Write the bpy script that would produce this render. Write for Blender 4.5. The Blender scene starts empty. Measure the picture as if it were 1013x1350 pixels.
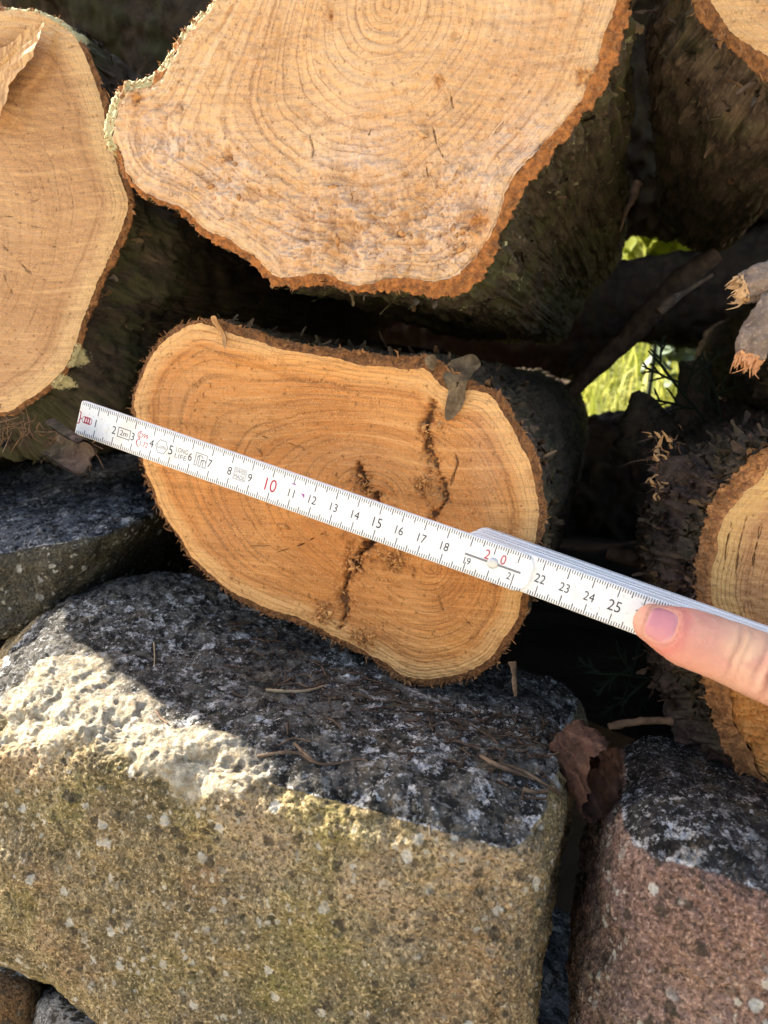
import bpy, math, random
import numpy as np
from mathutils import Vector, Matrix
from mathutils.bvhtree import BVHTree

random.seed(7)
RNG = np.random.default_rng(11)
SC = bpy.context.scene
COL = SC.collection
R = math.radians

# ------------------------------------------------------------------ camera
W_PX, H_PX, F_PX = 1013.0, 1350.0, 1014.0
CAM = np.array([0.0, 0.0, 1.2])
PITCH, YAW = R(9.8), R(16.9)
RIGHT = np.array([math.cos(YAW), math.sin(YAW), 0.0])
FWD = np.array([-math.sin(YAW) * math.cos(PITCH), math.cos(YAW) * math.cos(PITCH), -math.sin(PITCH)])
UP = np.cross(RIGHT, FWD)


def ray(px, py):
    return RIGHT * ((px - W_PX / 2) / F_PX) - UP * ((py - H_PX / 2) / F_PX) + FWD


def at(px, py, Y):
    """point of the vertical plane y = Y seen at that photo pixel"""
    d = ray(px, py)
    return CAM + d * (Y / d[1])


def atd(px, py, depth):
    return CAM + ray(px, py) * depth


cd = bpy.data.cameras.new('camera')
cam = bpy.data.objects.new('camera', cd)
COL.objects.link(cam)
cam.location = CAM
cam.rotation_euler = (R(90) - PITCH, 0, YAW)
cd.sensor_fit = 'HORIZONTAL'
cd.sensor_width = 36.0
cd.lens = 36.0 * F_PX / W_PX
cd.clip_start = 0.01
cd.clip_end = 500
cd.dof.use_dof = True
cd.dof.focus_distance = 0.345
cd.dof.aperture_fstop = 18
SC.camera = cam

# ------------------------------------------------------------------ noise
_perm = np.random.default_rng(3).permutation(256)
_perm = np.concatenate([_perm, _perm, _perm]).astype(np.int32)
_g = np.random.default_rng(5).normal(size=(256, 3))
_g = (_g / np.linalg.norm(_g, axis=1, keepdims=True)).astype(np.float32)


def pn(p):
    p = np.asarray(p, dtype=np.float32)
    i = np.floor(p).astype(np.int32)
    f = p - i
    i &= 255
    u = f * f * f * (f * (f * 6 - 15) + 10)
    res = 0
    for dx in (0, 1):
        wx = u[:, 0] if dx else 1 - u[:, 0]
        for dy in (0, 1):
            wy = u[:, 1] if dy else 1 - u[:, 1]
            for dz in (0, 1):
                wz = u[:, 2] if dz else 1 - u[:, 2]
                h = _perm[_perm[_perm[i[:, 0] + dx] + i[:, 1] + dy] + i[:, 2] + dz]
                g = _g[h]
                res = res + wx * wy * wz * (g[:, 0] * (f[:, 0] - dx) + g[:, 1] * (f[:, 1] - dy) + g[:, 2] * (f[:, 2] - dz))
    return res * 1.5


def fbm(p, o=4, gain=0.5, lac=2.03):
    p = np.asarray(p, dtype=np.float32)
    a, s = 1.0, 0
    for k in range(o):
        s = s + a * pn(p + 17.3 * k)
        p = p * lac
        a *= gain
    return s


def ridged(p, o=3, gain=0.5):
    p = np.asarray(p, dtype=np.float32)
    a, s = 1.0, 0
    for k in range(o):
        s = s + a * (1 - 2.2 * np.abs(pn(p + 31.7 * k)))
        p = p * 2.1
        a *= gain
    return s


def sstep(a, b, x):
    t = np.clip((x - a) / (b - a), 0, 1)
    return t * t * (3 - 2 * t)


# ------------------------------------------------------------------ mesh helpers
def grid_faces(nu, nv, wrap=False):
    """vertex index = v*nu + u ; wrap closes u"""
    u = np.arange(nu if wrap else nu - 1)
    v = np.arange(nv - 1)
    U, V = np.meshgrid(u, v)
    U, V = U.ravel(), V.ravel()
    U1 = (U + 1) % nu
    return np.stack([V * nu + U, V * nu + U1, (V + 1) * nu + U1, (V + 1) * nu + U], 1)


class MB:
    """collects vertices, faces and float attributes for ONE mesh object"""

    def __init__(self):
        self.v, self.f, self.n, self.a = [], [], 0, {}

    def add(self, verts, faces, **attrs):
        verts = np.asarray(verts, dtype=np.float64).reshape(-1, 3)
        for k in set(self.a) | set(attrs):
            if k not in self.a:
                self.a[k] = [np.zeros(self.n)]
            val = attrs.get(k, 0.0)
            self.a[k].append(np.broadcast_to(np.asarray(val, dtype=np.float64), (len(verts),)))
        self.v.append(verts)
        if isinstance(faces, np.ndarray):
            self.f.append(faces + self.n)
        else:
            for fc in faces:
                self.f.append(np.array([fc]) + self.n)
        self.n += len(verts)

    def build(self, name, mat, parent=None, smooth=True):
        v = np.concatenate(self.v)
        me = bpy.data.meshes.new(name)
        loops = np.concatenate([f.ravel() for f in self.f])
        sizes = np.concatenate([np.full(len(f), f.shape[1]) for f in self.f])
        starts = np.concatenate([[0], np.cumsum(sizes)[:-1]])
        me.vertices.add(len(v))
        me.vertices.foreach_set('co', v.astype(np.float32).ravel())
        me.loops.add(len(loops))
        me.loops.foreach_set('vertex_index', loops.astype(np.int32))
        me.polygons.add(len(sizes))
        me.polygons.foreach_set('loop_start', starts.astype(np.int32))
        me.polygons.foreach_set('use_smooth', np.full(len(sizes), smooth))
        me.update(calc_edges=True)
        for k, val in self.a.items():
            at_ = me.attributes.new(k, 'FLOAT', 'POINT')
            at_.data.foreach_set('value', np.concatenate(val).astype(np.float32))
        me.materials.append(mat)
        o = bpy.data.objects.new(name, me)
        COL.objects.link(o)
        if parent is not None:
            o.parent = parent
        return o


def tag(o, label=None, cat=None, group=None, kind=None):
    if label: o['label'] = label
    if cat: o['category'] = cat
    if group: o['group'] = group
    if kind: o['kind'] = kind
    return o


def empty(name, loc, label, cat, group=None):
    o = bpy.data.objects.new(name, None)
    o.empty_display_size = 0.02
    COL.objects.link(o)
    o.location = loc
    return tag(o, label, cat, group)


def frames(pts):
    pts = np.asarray(pts, float)
    t = np.gradient(pts, axis=0)
    t /= np.linalg.norm(t, axis=1, keepdims=True) + 1e-12
    n = np.cross(t[0], [0.13, 0.21, 0.97])
    n /= np.linalg.norm(n)
    out = []
    for k in range(len(pts)):
        n = n - t[k] * np.dot(n, t[k])
        n /= np.linalg.norm(n)
        out.append((t[k], n.copy(), np.cross(t[k], n)))
    return out


def smooth_path(pts, n):
    pts = np.asarray(pts, float)
    if len(pts) == 2:
        return pts[0] + (pts[1] - pts[0]) * np.linspace(0, 1, n)[:, None]
    P = np.vstack([2 * pts[0] - pts[1], pts, 2 * pts[-1] - pts[-2]])
    s = np.linspace(0, len(pts) - 1 - 1e-9, n)
    i = s.astype(int)
    t = (s - i)[:, None]
    a, b, c, d = P[i], P[i + 1], P[i + 2], P[i + 3]
    return 0.5 * (2 * b + (c - a) * t + (2 * a - 5 * b + 4 * c - d) * t ** 2 + (3 * b - a - 3 * c + d) * t ** 3)


def tube(mb, pts, radii, nseg=8, n=None, rough=0.0, rs=300.0, flat=1.0, cap=True, ridge=0.0, **attrs):
    pts = np.asarray(pts, float)
    radii = np.asarray(radii, float) * np.ones(len(pts))
    if n:
        x = np.linspace(0, 1, len(pts))
        radii = np.interp(np.linspace(0, 1, n), x, radii)
        pts = smooth_path(pts, n)
    fr = frames(pts)
    a = np.linspace(0, 2 * np.pi, nseg, endpoint=False)
    V = []
    for p, r, (t, u, w) in zip(pts, radii, fr):
        V.append(p + r * (np.cos(a)[:, None] * u + flat * np.sin(a)[:, None] * w))
    V = np.concatenate(V)
    if rough:
        ctr = np.repeat(pts, nseg, 0)
        d = fbm(V * rs, 3)
        if ridge:
            ca, sa = np.tile(np.cos(a), len(pts)), np.tile(np.sin(a), len(pts))
            sl = np.repeat(np.linspace(0, 1, len(pts)), nseg)
            d = d + ridge / rough * fbm(np.c_[ca * 2.6, sa * 2.6, sl * 5], 4, 0.6)
        V = ctr + (V - ctr) * (1 + rough * d)[:, None]
    mb.add(V, grid_faces(nseg, len(pts), True), **attrs)
    if cap:
        for e in (0, len(pts) - 1):
            ring = V[e * nseg:(e + 1) * nseg]
            c = ring.mean(0)
            mb.add(np.vstack([ring, c]), np.array([[k, (k + 1) % nseg, nseg] for k in range(nseg)]), **attrs)


def closed_curve(pts, n):
    pts = np.asarray(pts, float)
    m = len(pts)
    s = np.linspace(0, m, 6000, endpoint=False)
    i = s.astype(int)
    t = (s - i)[:, None]
    a, b, c, d = pts[(i - 1) % m], pts[i % m], pts[(i + 1) % m], pts[(i + 2) % m]
    q = 0.5 * (2 * b + (c - a) * t + (2 * a - 5 * b + 4 * c - d) * t ** 2 + (3 * b - a - 3 * c + d) * t ** 3)
    L = np.concatenate([[0], np.cumsum(np.linalg.norm(np.diff(np.vstack([q, q[:1]]), axis=0), axis=1))])
    tt = np.linspace(0, L[-1], n, endpoint=False)
    qq = np.vstack([q, q[:1]])
    return np.stack([np.interp(tt, L, qq[:, k]) for k in range(2)], 1)


# ------------------------------------------------------------------ materials
class NT:
    def __init__(self, name):
        self.m = bpy.data.materials.new(name)
        self.m.use_nodes = True
        self.t = self.m.node_tree
        self.t.nodes.clear()
        self.out = self.t.nodes.new('ShaderNodeOutputMaterial')
        self.p = self.t.nodes.new('ShaderNodeBsdfPrincipled')
        self.t.links.new(self.p.outputs[0], self.out.inputs[0])
        self.co = self.new('ShaderNodeTexCoord').outputs['Object']

    def new(self, t):
        return self.t.nodes.new(t)

    def set(self, sock, v):
        if hasattr(v, 'is_output') or isinstance(v, bpy.types.NodeSocket):
            self.t.links.new(v, sock)
        else:
            if isinstance(v, (tuple, list)) and len(v) == 3 and sock.type == 'RGBA':
                v = (*v, 1)
            sock.default_value = v

    def attr(self, n):
        a = self.new('ShaderNodeAttribute')
        a.attribute_name = n
        return a.outputs['Fac']

    def m_(self, op, a, b=0.0, c=None, clamp=False):
        n = self.new('ShaderNodeMath')
        n.operation = op
        n.use_clamp = clamp
        self.set(n.inputs[0], a)
        self.set(n.inputs[1], b)
        if c is not None: self.set(n.inputs[2], c)
        return n.outputs[0]

    def map(self, scale=(1, 1, 1), rot=(0, 0, 0), vec=None):
        n = self.new('ShaderNodeMapping')
        self.set(n.inputs[0], vec or self.co)
        n.inputs['Rotation'].default_value = rot
        n.inputs['Scale'].default_value = scale
        return n.outputs[0]

    def noise(self, scale, detail=4, rough=0.55, vec=None, dist=0.0, w=None):
        n = self.new('ShaderNodeTexNoise')
        if w is not None:
            n.noise_dimensions = '1D'
            self.set(n.inputs['W'], w)
        else:
            self.set(n.inputs['Vector'], vec or self.co)
        n.inputs['Scale'].default_value = scale
        n.inputs['Detail'].default_value = detail
        n.inputs['Roughness'].default_value = rough
        n.inputs['Distortion'].default_value = dist
        return n.outputs['Fac']

    def voro(self, scale, feature='F1', vec=None, rnd=1.0):
        n = self.new('ShaderNodeTexVoronoi')
        n.feature = feature
        self.set(n.inputs['Vector'], vec or self.co)
        n.inputs['Scale'].default_value = scale
        n.inputs['Randomness'].default_value = rnd
        return n.outputs['Distance']

    def ramp(self, f, *stops):
        n = self.new('ShaderNodeValToRGB')
        e = n.color_ramp.elements
        while len(e) < len(stops): e.new(0.5)
        for el, (p, c) in zip(e, stops):
            el.position = p
            el.color = (c, c, c, 1) if isinstance(c, (int, float)) else (*c, 1)
        self.set(n.inputs[0], f)
        return n.outputs[0]

    def mr(self, f, a, b, c=0.0, d=1.0):
        n = self.new('ShaderNodeMapRange')
        n.interpolation_type = 'SMOOTHSTEP'
        self.set(n.inputs[0], f)
        for k, v in zip((1, 2, 3, 4), (a, b, c, d)): n.inputs[k].default_value = v
        return n.outputs[0]

    def mix(self, f, a, b, mode='MIX'):
        n = self.new('ShaderNodeMix')
        n.data_type = 'RGBA'
        n.blend_type = mode
        self.set(n.inputs[0], f)
        self.set(n.inputs[6], a)
        self.set(n.inputs[7], b)
        return n.outputs[2]

    def bump(self, h, strength=0.5, dist=0.001, prev=None):
        n = self.new('ShaderNodeBump')
        n.inputs['Strength'].default_value = strength
        n.inputs['Distance'].default_value = dist
        self.set(n.inputs['Height'], h)
        if prev is not None: self.set(n.inputs['Normal'], prev)
        return n.outputs[0]

    def done(self, col=None, rough=0.8, normal=None, spec=0.3, **kw):
        if col is not None: self.set(self.p.inputs['Base Color'], col)
        self.set(self.p.inputs['Roughness'], rough)
        self.p.inputs['Specular IOR Level'].default_value = spec
        if normal is not None: self.set(self.p.inputs['Normal'], normal)
        for k, v in kw.items(): self.set(self.p.inputs[k.replace('_', ' ')], v)
        return self.m


def plain(name, col, rough=0.6, spec=0.3, var=0.0, scale=200, **kw):
    n = NT(name)
    c = col
    if var:
        f = n.noise(scale, 4)
        c = n.mix(f, tuple(x * (1 - var) for x in col), tuple(min(1, x * (1 + var)) for x in col))
    return n.done(c, rough, None, spec, **kw)


def wood_mat(name, heart, heart2, sap, line, nr, sapmm=(9, 15), lw=0.55, warp=0.35, pale=None, tooth=0.35, sawang=0.3, fuzz=0.8, blotch=0.25):
    n = NT(name)
    r, e, k, ru, rg = n.attr('ring'), n.attr('edge'), n.attr('crack'), n.attr('rust'), n.attr('rough')
    big = n.noise(22, 3)
    med = n.noise(95, 4)
    fine = n.noise(1300, 3, 0.7)
    wv = n.m_('MULTIPLY', n.m_('SUBTRACT', med, 0.5), warp)
    ph0 = n.m_('MULTIPLY', r, nr)
    irr = n.m_('MULTIPLY', n.noise(0.55, 2, w=ph0), 2.0)
    ph = n.m_('ADD', n.m_('ADD', ph0, irr), wv)
    fr = n.m_('FRACT', ph)
    ln = n.ramp(fr, (0.0, 0.12), (0.35, 0.0), (0.74, 0.28), (0.90, 1.0), (1.0, 0.12))
    ph2 = n.m_('MULTIPLY', ph, 0.37)
    band = n.noise(1.0, 3, w=ph2)
    lmod = n.mr(n.noise(34, 3), 0.3, 0.7, 0.3, 1.0)
    ln = n.m_('MULTIPLY', ln, lmod)
    base = n.mix(n.mr(big, 0.32, 0.68), heart, heart2)
    base = n.mix(n.mr(band, 0.35, 0.65, 0, 0.55), base, tuple(min(1, x * 1.25) for x in heart))
    ew = n.m_('ADD', e, n.m_('MULTIPLY', n.m_('SUBTRACT', big, 0.5), 9.0))
    base = n.mix(n.mr(ew, sapmm[0], sapmm[1], 1.0, 0.0), base, sap)
    base = n.mix(n.m_('MULTIPLY', n.mr(ew, sapmm[1] - 0.5, sapmm[1] + 0.6), n.mr(ew, sapmm[1] + 2.6, sapmm[1] + 0.6, 0, 0.6)), base, n.mix(0.5, line, heart))
    if pale is not None:
        base = n.mix(n.m_('MULTIPLY', rg, n.mr(med, 0.3, 0.6, 0.35, 1.0)), base, pale)
    col = n.mix(n.m_('MULTIPLY', ln, lw), base, line)
    # saw-tooth streaks across the face
    stv = n.map((60, 60, 1900), (0, sawang, 0))
    st = n.noise(1.0, 3, 0.6, vec=stv)
    col = n.mix(n.mr(st, 0.3, 0.7, 0.0, tooth), col, n.mix(0.6, col, line))
    wm = n.attr('warm')
    col = n.mix(n.mr(wm, 0.5, 1.0, 0, 0.75), col, n.mix(0.45, (0.74, 0.29, 0.050), col))
    col = n.mix(n.mr(wm, 0.5, 0.0, 0, 0.75), col, n.mix(0.5, (0.40, 0.22, 0.13), col))
    # fine medullary flecks and a broad drift of tone
    col = n.mix(n.mr(n.noise(9, 3, vec=n.map((1, 1, 1), (0.5, 0.2, 0.9))), 0.35, 0.65, 0, 0.35), col, n.mix(0.5, col, heart))
    fl = n.noise(1.0, 4, 0.7, vec=n.map((900, 900, 260), (0, 0.6, 0)))
    col = n.mix(n.mr(fl, 0.50, 0.68, 0, 0.40), col, n.mix(0.55, col, line))
    # stained blotches, and pale torn fibre dots gathered along the rings
    col = n.mix(n.m_('MULTIPLY', n.mr(n.noise(130, 5, 0.65, vec=n.map((1, 1, 1), (0.3, 0.7, 1.1))), 0.54, 0.68), blotch), col, n.mix(0.5, line, heart))
    pf = n.m_('MULTIPLY', n.mr(n.noise(1700, 3, 0.7), 0.50, 0.70), n.mr(n.m_('ADD', fr, n.m_('MULTIPLY', n.noise(70, 3), 0.8)), 0.75, 1.1))
    col = n.mix(n.m_('MULTIPLY', pf, 0.5), col, tuple(min(1, x * 1.4) for x in sap))
    # chainsaw scoring: shallow curved grooves right across the face
    sv = n.new('ShaderNodeVectorMath'); sv.operation = 'ADD'
    n.set(sv.inputs[0], n.co)
    bend = n.new('ShaderNodeCombineXYZ')
    n.set(bend.inputs[2], n.m_('MULTIPLY', n.m_('SUBTRACT', n.noise(7, 1), 0.5), 0.05))
    n.set(sv.inputs[1], bend.outputs[0])
    sc1 = n.noise(1.0, 3, 0.65, vec=n.map((14, 14, 420), (0, sawang + 0.12, 0), vec=sv.outputs[0]))
    col = n.mix(n.mr(sc1, 0.50, 0.72, 0, 0.40), col, n.mix(0.6, col, line))
    col = n.mix(n.mr(sc1, 0.48, 0.28, 0, 0.28), col, tuple(min(1, x * 1.2) for x in sap))
    # dirt specks, sawdust
    col = n.mix(n.m_('MULTIPLY', n.mr(n.noise(420, 3, 0.6), 0.60, 0.72), 0.55), col, tuple(x * 0.5 for x in line))
    col = n.mix(n.m_('MULTIPLY', n.mr(fine, 0.55, 0.8), 0.5), col, tuple(min(1, x * 1.35) for x in sap))
    rustc = n.mix(n.mr(n.noise(500, 3), 0.35, 0.65), (0.24, 0.085, 0.024), (0.60, 0.29, 0.09))
    col = n.mix(n.m_('MULTIPLY', ru, 0.85), col, rustc)
    col = n.mix(n.m_('MULTIPLY', k, 0.95, clamp=True), col, n.mix(n.noise(650, 3), (0.03, 0.013, 0.006), (0.17, 0.075, 0.03)))
    h = n.m_('ADD', n.m_('MULTIPLY', fine, 0.55), n.m_('MULTIPLY', st, 0.9))
    h = n.m_('SUBTRACT', h, n.m_('MULTIPLY', ln, 0.7))
    h = n.m_('SUBTRACT', h, n.m_('MULTIPLY', sc1, 1.4))
    h = n.m_('ADD', h, n.m_('MULTIPLY', n.noise(420, 4, 0.7), fuzz))
    b = n.bump(h, 0.55, 0.0006)
    return n.done(col, 0.78, b, 0.25)


def bark_mat(name, dark, light, moss=0.3, mosscol=(0.035, 0.042, 0.012), rim1=(0.30, 0.13, 0.045), rim2=(0.12, 0.055, 0.025), lich=0.0):
    n = NT(name)
    rim, fib = n.attr('rim'), n.attr('fibre')
    st = n.map((1, 0.25, 1))
    a = n.noise(110, 5, 0.6, vec=st)
    b_ = n.noise(600, 4, 0.65, vec=st)
    c = n.mix(n.mr(a, 0.3, 0.7), dark, light)
    c = n.mix(n.mr(b_, 0.5, 0.75, 0, 0.6), c, tuple(x * 1.9 for x in light))
    c = n.mix(n.m_('MULTIPLY', n.mr(n.noise(38, 4), 0.45, 0.62), moss), c, n.mix(n.noise(700, 3), mosscol, tuple(x * 1.9 for x in mosscol)))
    if lich:
        c = n.mix(n.m_('MULTIPLY', n.mr(n.noise(160, 5, 0.7), 0.6, 0.68), lich), c, (0.42, 0.40, 0.22))
    rc = n.mix(n.mr(n.noise(330, 4, 0.7), 0.35, 0.65), rim2, rim1)
    rc = n.mix(n.mr(n.noise(900, 3), 0.62, 0.75, 0, 0.6), rc, (0.45, 0.28, 0.12))
    rn = n.m_('ADD', rim, n.m_('MULTIPLY', n.m_('SUBTRACT', n.noise(240, 4), 0.5), 0.9))
    c = n.mix(n.m_('MULTIPLY', n.mr(rn, 0.35, 0.6), n.mr(rim, 0.02, 0.2)), c, rc)
    c = n.mix(fib, c, n.mix(n.noise(120, 2), (0.42, 0.21, 0.08), (0.16, 0.075, 0.035)))
    c = n.mix(n.mr(n.m_('ADD', n.attr('lichen'), n.m_('MULTIPLY', n.m_('SUBTRACT', n.noise(260, 4, 0.7), 0.5), 1.2)), 0.35, 0.55), c, n.mix(n.noise(800, 3), (0.30, 0.24, 0.09), (0.62, 0.56, 0.32)))
    h = n.m_('ADD', n.m_('MULTIPLY', b_, 0.7), n.m_('MULTIPLY', n.noise(1500, 3, 0.7, vec=st), 0.4))
    return n.done(c, 0.9, n.bump(h, 0.7, 0.0012), 0.2)


def stone_mat(name, front1, front2, front3, top1, top2, green=(0.10, 0.11, 0.03), gamt=0.5, white=0.75, red=None, dotamt=0.75):
    n = NT(name)
    tp = n.attr('top')
    n1 = n.noise(16, 4)
    n2 = n.noise(60, 5, 0.6)
    n3 = n.noise(260, 5, 0.7)
    n4 = n.noise(1100, 3, 0.7)
    f = n.mix(n.mr(n2, 0.32, 0.68), front1, front2)
    f = n.mix(n.mr(n3, 0.42, 0.72, 0, 0.75), f, front3)
    f = n.mix(n.m_('MULTIPLY', n.mr(n.noise(26, 4, vec=n.map((1, 1, 1), (0.4, 1.0, 0.2))), 0.48, 0.64), gamt), f, n.mix(n3, green, tuple(x * 1.7 for x in green)))
    if red is not None:
        f = n.mix(n.mr(n1, 0.42, 0.6, 0, 0.85), f, n.mix(n2, red, tuple(x * 1.6 for x in red)))
    f = n.mix(n.mr(n.noise(45, 5, 0.65, vec=n.map((1, 1, 1), (1.2, 0.3, 0.7))), 0.54, 0.70, 0, 0.65), f, tuple(x * 0.42 for x in front1))
    f = n.mix(n.mr(n.noise(13, 4, 0.6, vec=n.map((1, 1, 1), (2.2, 0.1, 1.7))), 0.44, 0.60, 0, 0.75), f, tuple(x * y for x, y in zip(front1, (0.55, 0.66, 1.1))))
    f = n.mix(n.mr(n.noise(17, 4, 0.6, vec=n.map((1, 1, 1), (0.9, 1.1, 2.7))), 0.52, 0.66, 0, 0.7), f, tuple(x * y for x, y in zip(front2, (0.85, 0.70, 0.72))))
    f = n.mix(n.mr(n.noise(21, 5, 0.7, vec=n.map((1, 1, 1), (0.2, 2.1, 0.7))), 0.55, 0.70, 0, 0.7), f, tuple(min(1, x * 1.25) for x in front2))
    f = n.mix(n.m_('MULTIPLY', n.attr('zd'), n.mr(n3, 0.30, 0.6, 0.35, 0.95)), f, tuple(x * y for x, y in zip(front1, (0.30, 0.36, 0.52))))
    f = n.mix(n.m_('MULTIPLY', n.attr('zg'), n.mr(n3, 0.30, 0.6, 0.35, 0.95)), f, n.mix(n3, (0.165, 0.145, 0.038), (0.31, 0.265, 0.085)))
    f = n.mix(n.m_('MULTIPLY', n.attr('zp'), n.mr(n3, 0.30, 0.6, 0.35, 0.9)), f, tuple(min(1, x * y) for x, y in zip(front2, (1.15, 1.10, 1.25))))
    f = n.mix(n.m_('MULTIPLY', n.attr('zr'), n.mr(n3, 0.30, 0.6, 0.35, 0.9)), f, tuple(x * y for x, y in zip(front2, (0.72, 0.58, 0.55))))
    # salt-and-pepper grain
    g1 = n.noise(640, 4, 0.75)
    f = n.mix(n.mr(g1, 0.50, 0.64, 0, 0.75), f, tuple(min(1, x * 1.75) for x in front2))
    f = n.mix(n.mr(n.noise(700, 4, 0.75, vec=n.map((1, 1, 1), (0.9, 0.2, 0.4))), 0.48, 0.60, 0, 0.85), f, tuple(x * 0.26 for x in front1))
    # dark round lichen dots
    wv = n.new('ShaderNodeVectorMath'); wv.operation = 'ADD'
    nc = n.new('ShaderNodeTexNoise'); nc.inputs['Scale'].default_value = 420; nc.inputs['Detail'].default_value = 4; n.set(nc.inputs['Vector'], n.co)
    sc = n.new('ShaderNodeVectorMath'); sc.operation = 'SCALE'; sc.inputs['Scale'].default_value = 0.0035
    n.set(sc.inputs[0], nc.outputs['Color']); n.set(wv.inputs[0], n.co); n.set(wv.inputs[1], sc.outputs[0])
    def dots(scale, r0, r1, rot, mscale, m0, m1):
        return n.m_('MULTIPLY', n.mr(n.voro(scale, vec=n.map((1, 1, 1), rot, vec=wv.outputs[0])), r0, r1, 1, 0), n.mr(n.noise(mscale, 3, vec=n.map((1, 1, 1), rot)), m0, m1))
    f = n.mix(n.m_('MULTIPLY', dots(105, 0.20, 0.28, (0, 0, 0), 22, 0.42, 0.54), dotamt), f, (0.050, 0.042, 0.030))
    f = n.mix(n.m_('MULTIPLY', dots(185, 0.22, 0.32, (0.7, 0.2, 1.1), 30, 0.42, 0.56), dotamt), f, (0.055, 0.046, 0.032))
    f = n.mix(n.m_('MULTIPLY', dots(95, 0.17, 0.25, (0.5, 0.9, 0.1), 36, 0.40, 0.54), white), f, n.mix(g1, (0.46, 0.43, 0.34), (0.80, 0.77, 0.68)))
    f = n.mix(n.m_('MULTIPLY', dots(210, 0.17, 0.28, (1.5, 0.4, 0.6), 30, 0.44, 0.58), white), f, (0.58, 0.54, 0.43))
    # top: black crust, brown crumbs, pale lichen in ragged flecks
    t = n.mix(n.mr(n2, 0.35, 0.65), top1, top2)
    t = n.mix(n.mr(n.noise(55, 4, vec=n.map((1, 1, 1), (0.2, 1.2, 0.5))), 0.52, 0.68, 0, 0.7), t, (0.130, 0.098, 0.055))
    t = n.mix(n.mr(n3, 0.50, 0.64, 0, 0.7), t, tuple(x * 1.6 for x in top2))
    t = n.mix(n.m_('MULTIPLY', n.mr(n.noise(150, 5, 0.7, vec=n.map((1, 1, 1), (0.8, 0.2, 1.4))), 0.48, 0.56), 0.9), t, (0.014, 0.013, 0.011))
    edge_l = n.m_('MULTIPLY', n.mr(tp, 0.05, 0.5), n.mr(tp, 0.6, 1.0, 1, 0))
    big_l = n.m_('ADD', n.noise(19, 3), n.m_('MULTIPLY', edge_l, 0.16))
    wl = n.m_('MULTIPLY', n.mr(n.m_('ADD', n.noise(125, 7, 0.78), n.m_('MULTIPLY', edge_l, 0.05)), 0.545, 0.575), n.mr(big_l, 0.36, 0.56))
    wl2 = n.m_('MULTIPLY', n.mr(n.noise(420, 5, 0.75, vec=n.map((1, 1, 1), (1.8, 0.2, 0.4))), 0.56, 0.60), n.mr(big_l, 0.34, 0.60, 0.25, 0.9))
    wl = n.m_('MAXIMUM', wl, wl2)
    t = n.mix(n.m_('MULTIPLY', wl, 0.92), t, n.mix(n.mr(g1, 0.35, 0.6), (0.26, 0.255, 0.24), (0.70, 0.69, 0.66)))
    tt = n.m_('ADD', tp, n.m_('MULTIPLY', n.m_('SUBTRACT', n.noise(120, 5, 0.7), 0.5), 0.9))
    tt = n.m_('ADD', tt, n.m_('MULTIPLY', n.m_('SUBTRACT', n.noise(24, 3), 0.5), 1.3))
    c = n.mix(n.mr(tt, 0.40, 0.60), f, t)
    lit = n.attr('bare')  # painted sunlight: paler stone colour on the sunlit corner
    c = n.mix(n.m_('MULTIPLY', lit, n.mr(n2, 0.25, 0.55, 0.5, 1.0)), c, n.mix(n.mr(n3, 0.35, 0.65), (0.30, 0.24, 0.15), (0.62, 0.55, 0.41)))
    c = n.mix(n.mr(n4, 0.5, 0.8, 0, 0.45), c, n.mix(0.5, c, (0.02, 0.018, 0.014)))
    h = n.m_('ADD', n.m_('MULTIPLY', n3, 0.9), n.m_('MULTIPLY', n4, 0.6))
    h = n.m_('ADD', h, n.m_('MULTIPLY', wl, 0.25))
    h = n.m_('ADD', h, n.m_('MULTIPLY', g1, 1.1))
    return n.done(c, 0.92, n.bump(h, 0.9, 0.0019), 0.12)


# ------------------------------------------------------------------ logs
def seg_dist(P, poly):
    """distance of 2D points P to a polyline and the place along it (0..1)"""
    best = np.full(len(P), 1e9)
    tt = np.zeros(len(P))
    L = np.concatenate([[0], np.cumsum(np.linalg.norm(np.diff(poly, axis=0), axis=1))])
    for i in range(len(poly) - 1):
        a, b = poly[i], poly[i + 1]
        d = b - a
        t = np.clip(((P - a) @ d) / (d @ d), 0, 1)
        q = np.linalg.norm(P - (a + t[:, None] * d), axis=1)
        m = q < best
        best[m] = q[m]
        tt[m] = (L[i] + t[m] * math.sqrt(d @ d)) / L[-1]
    return best, tt


def VPX(Y):
    v = CAM + np.array([0, Y, 0])          # where the logs' common direction leads, on the plane y = Y
    return v[[0, 2]]


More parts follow.
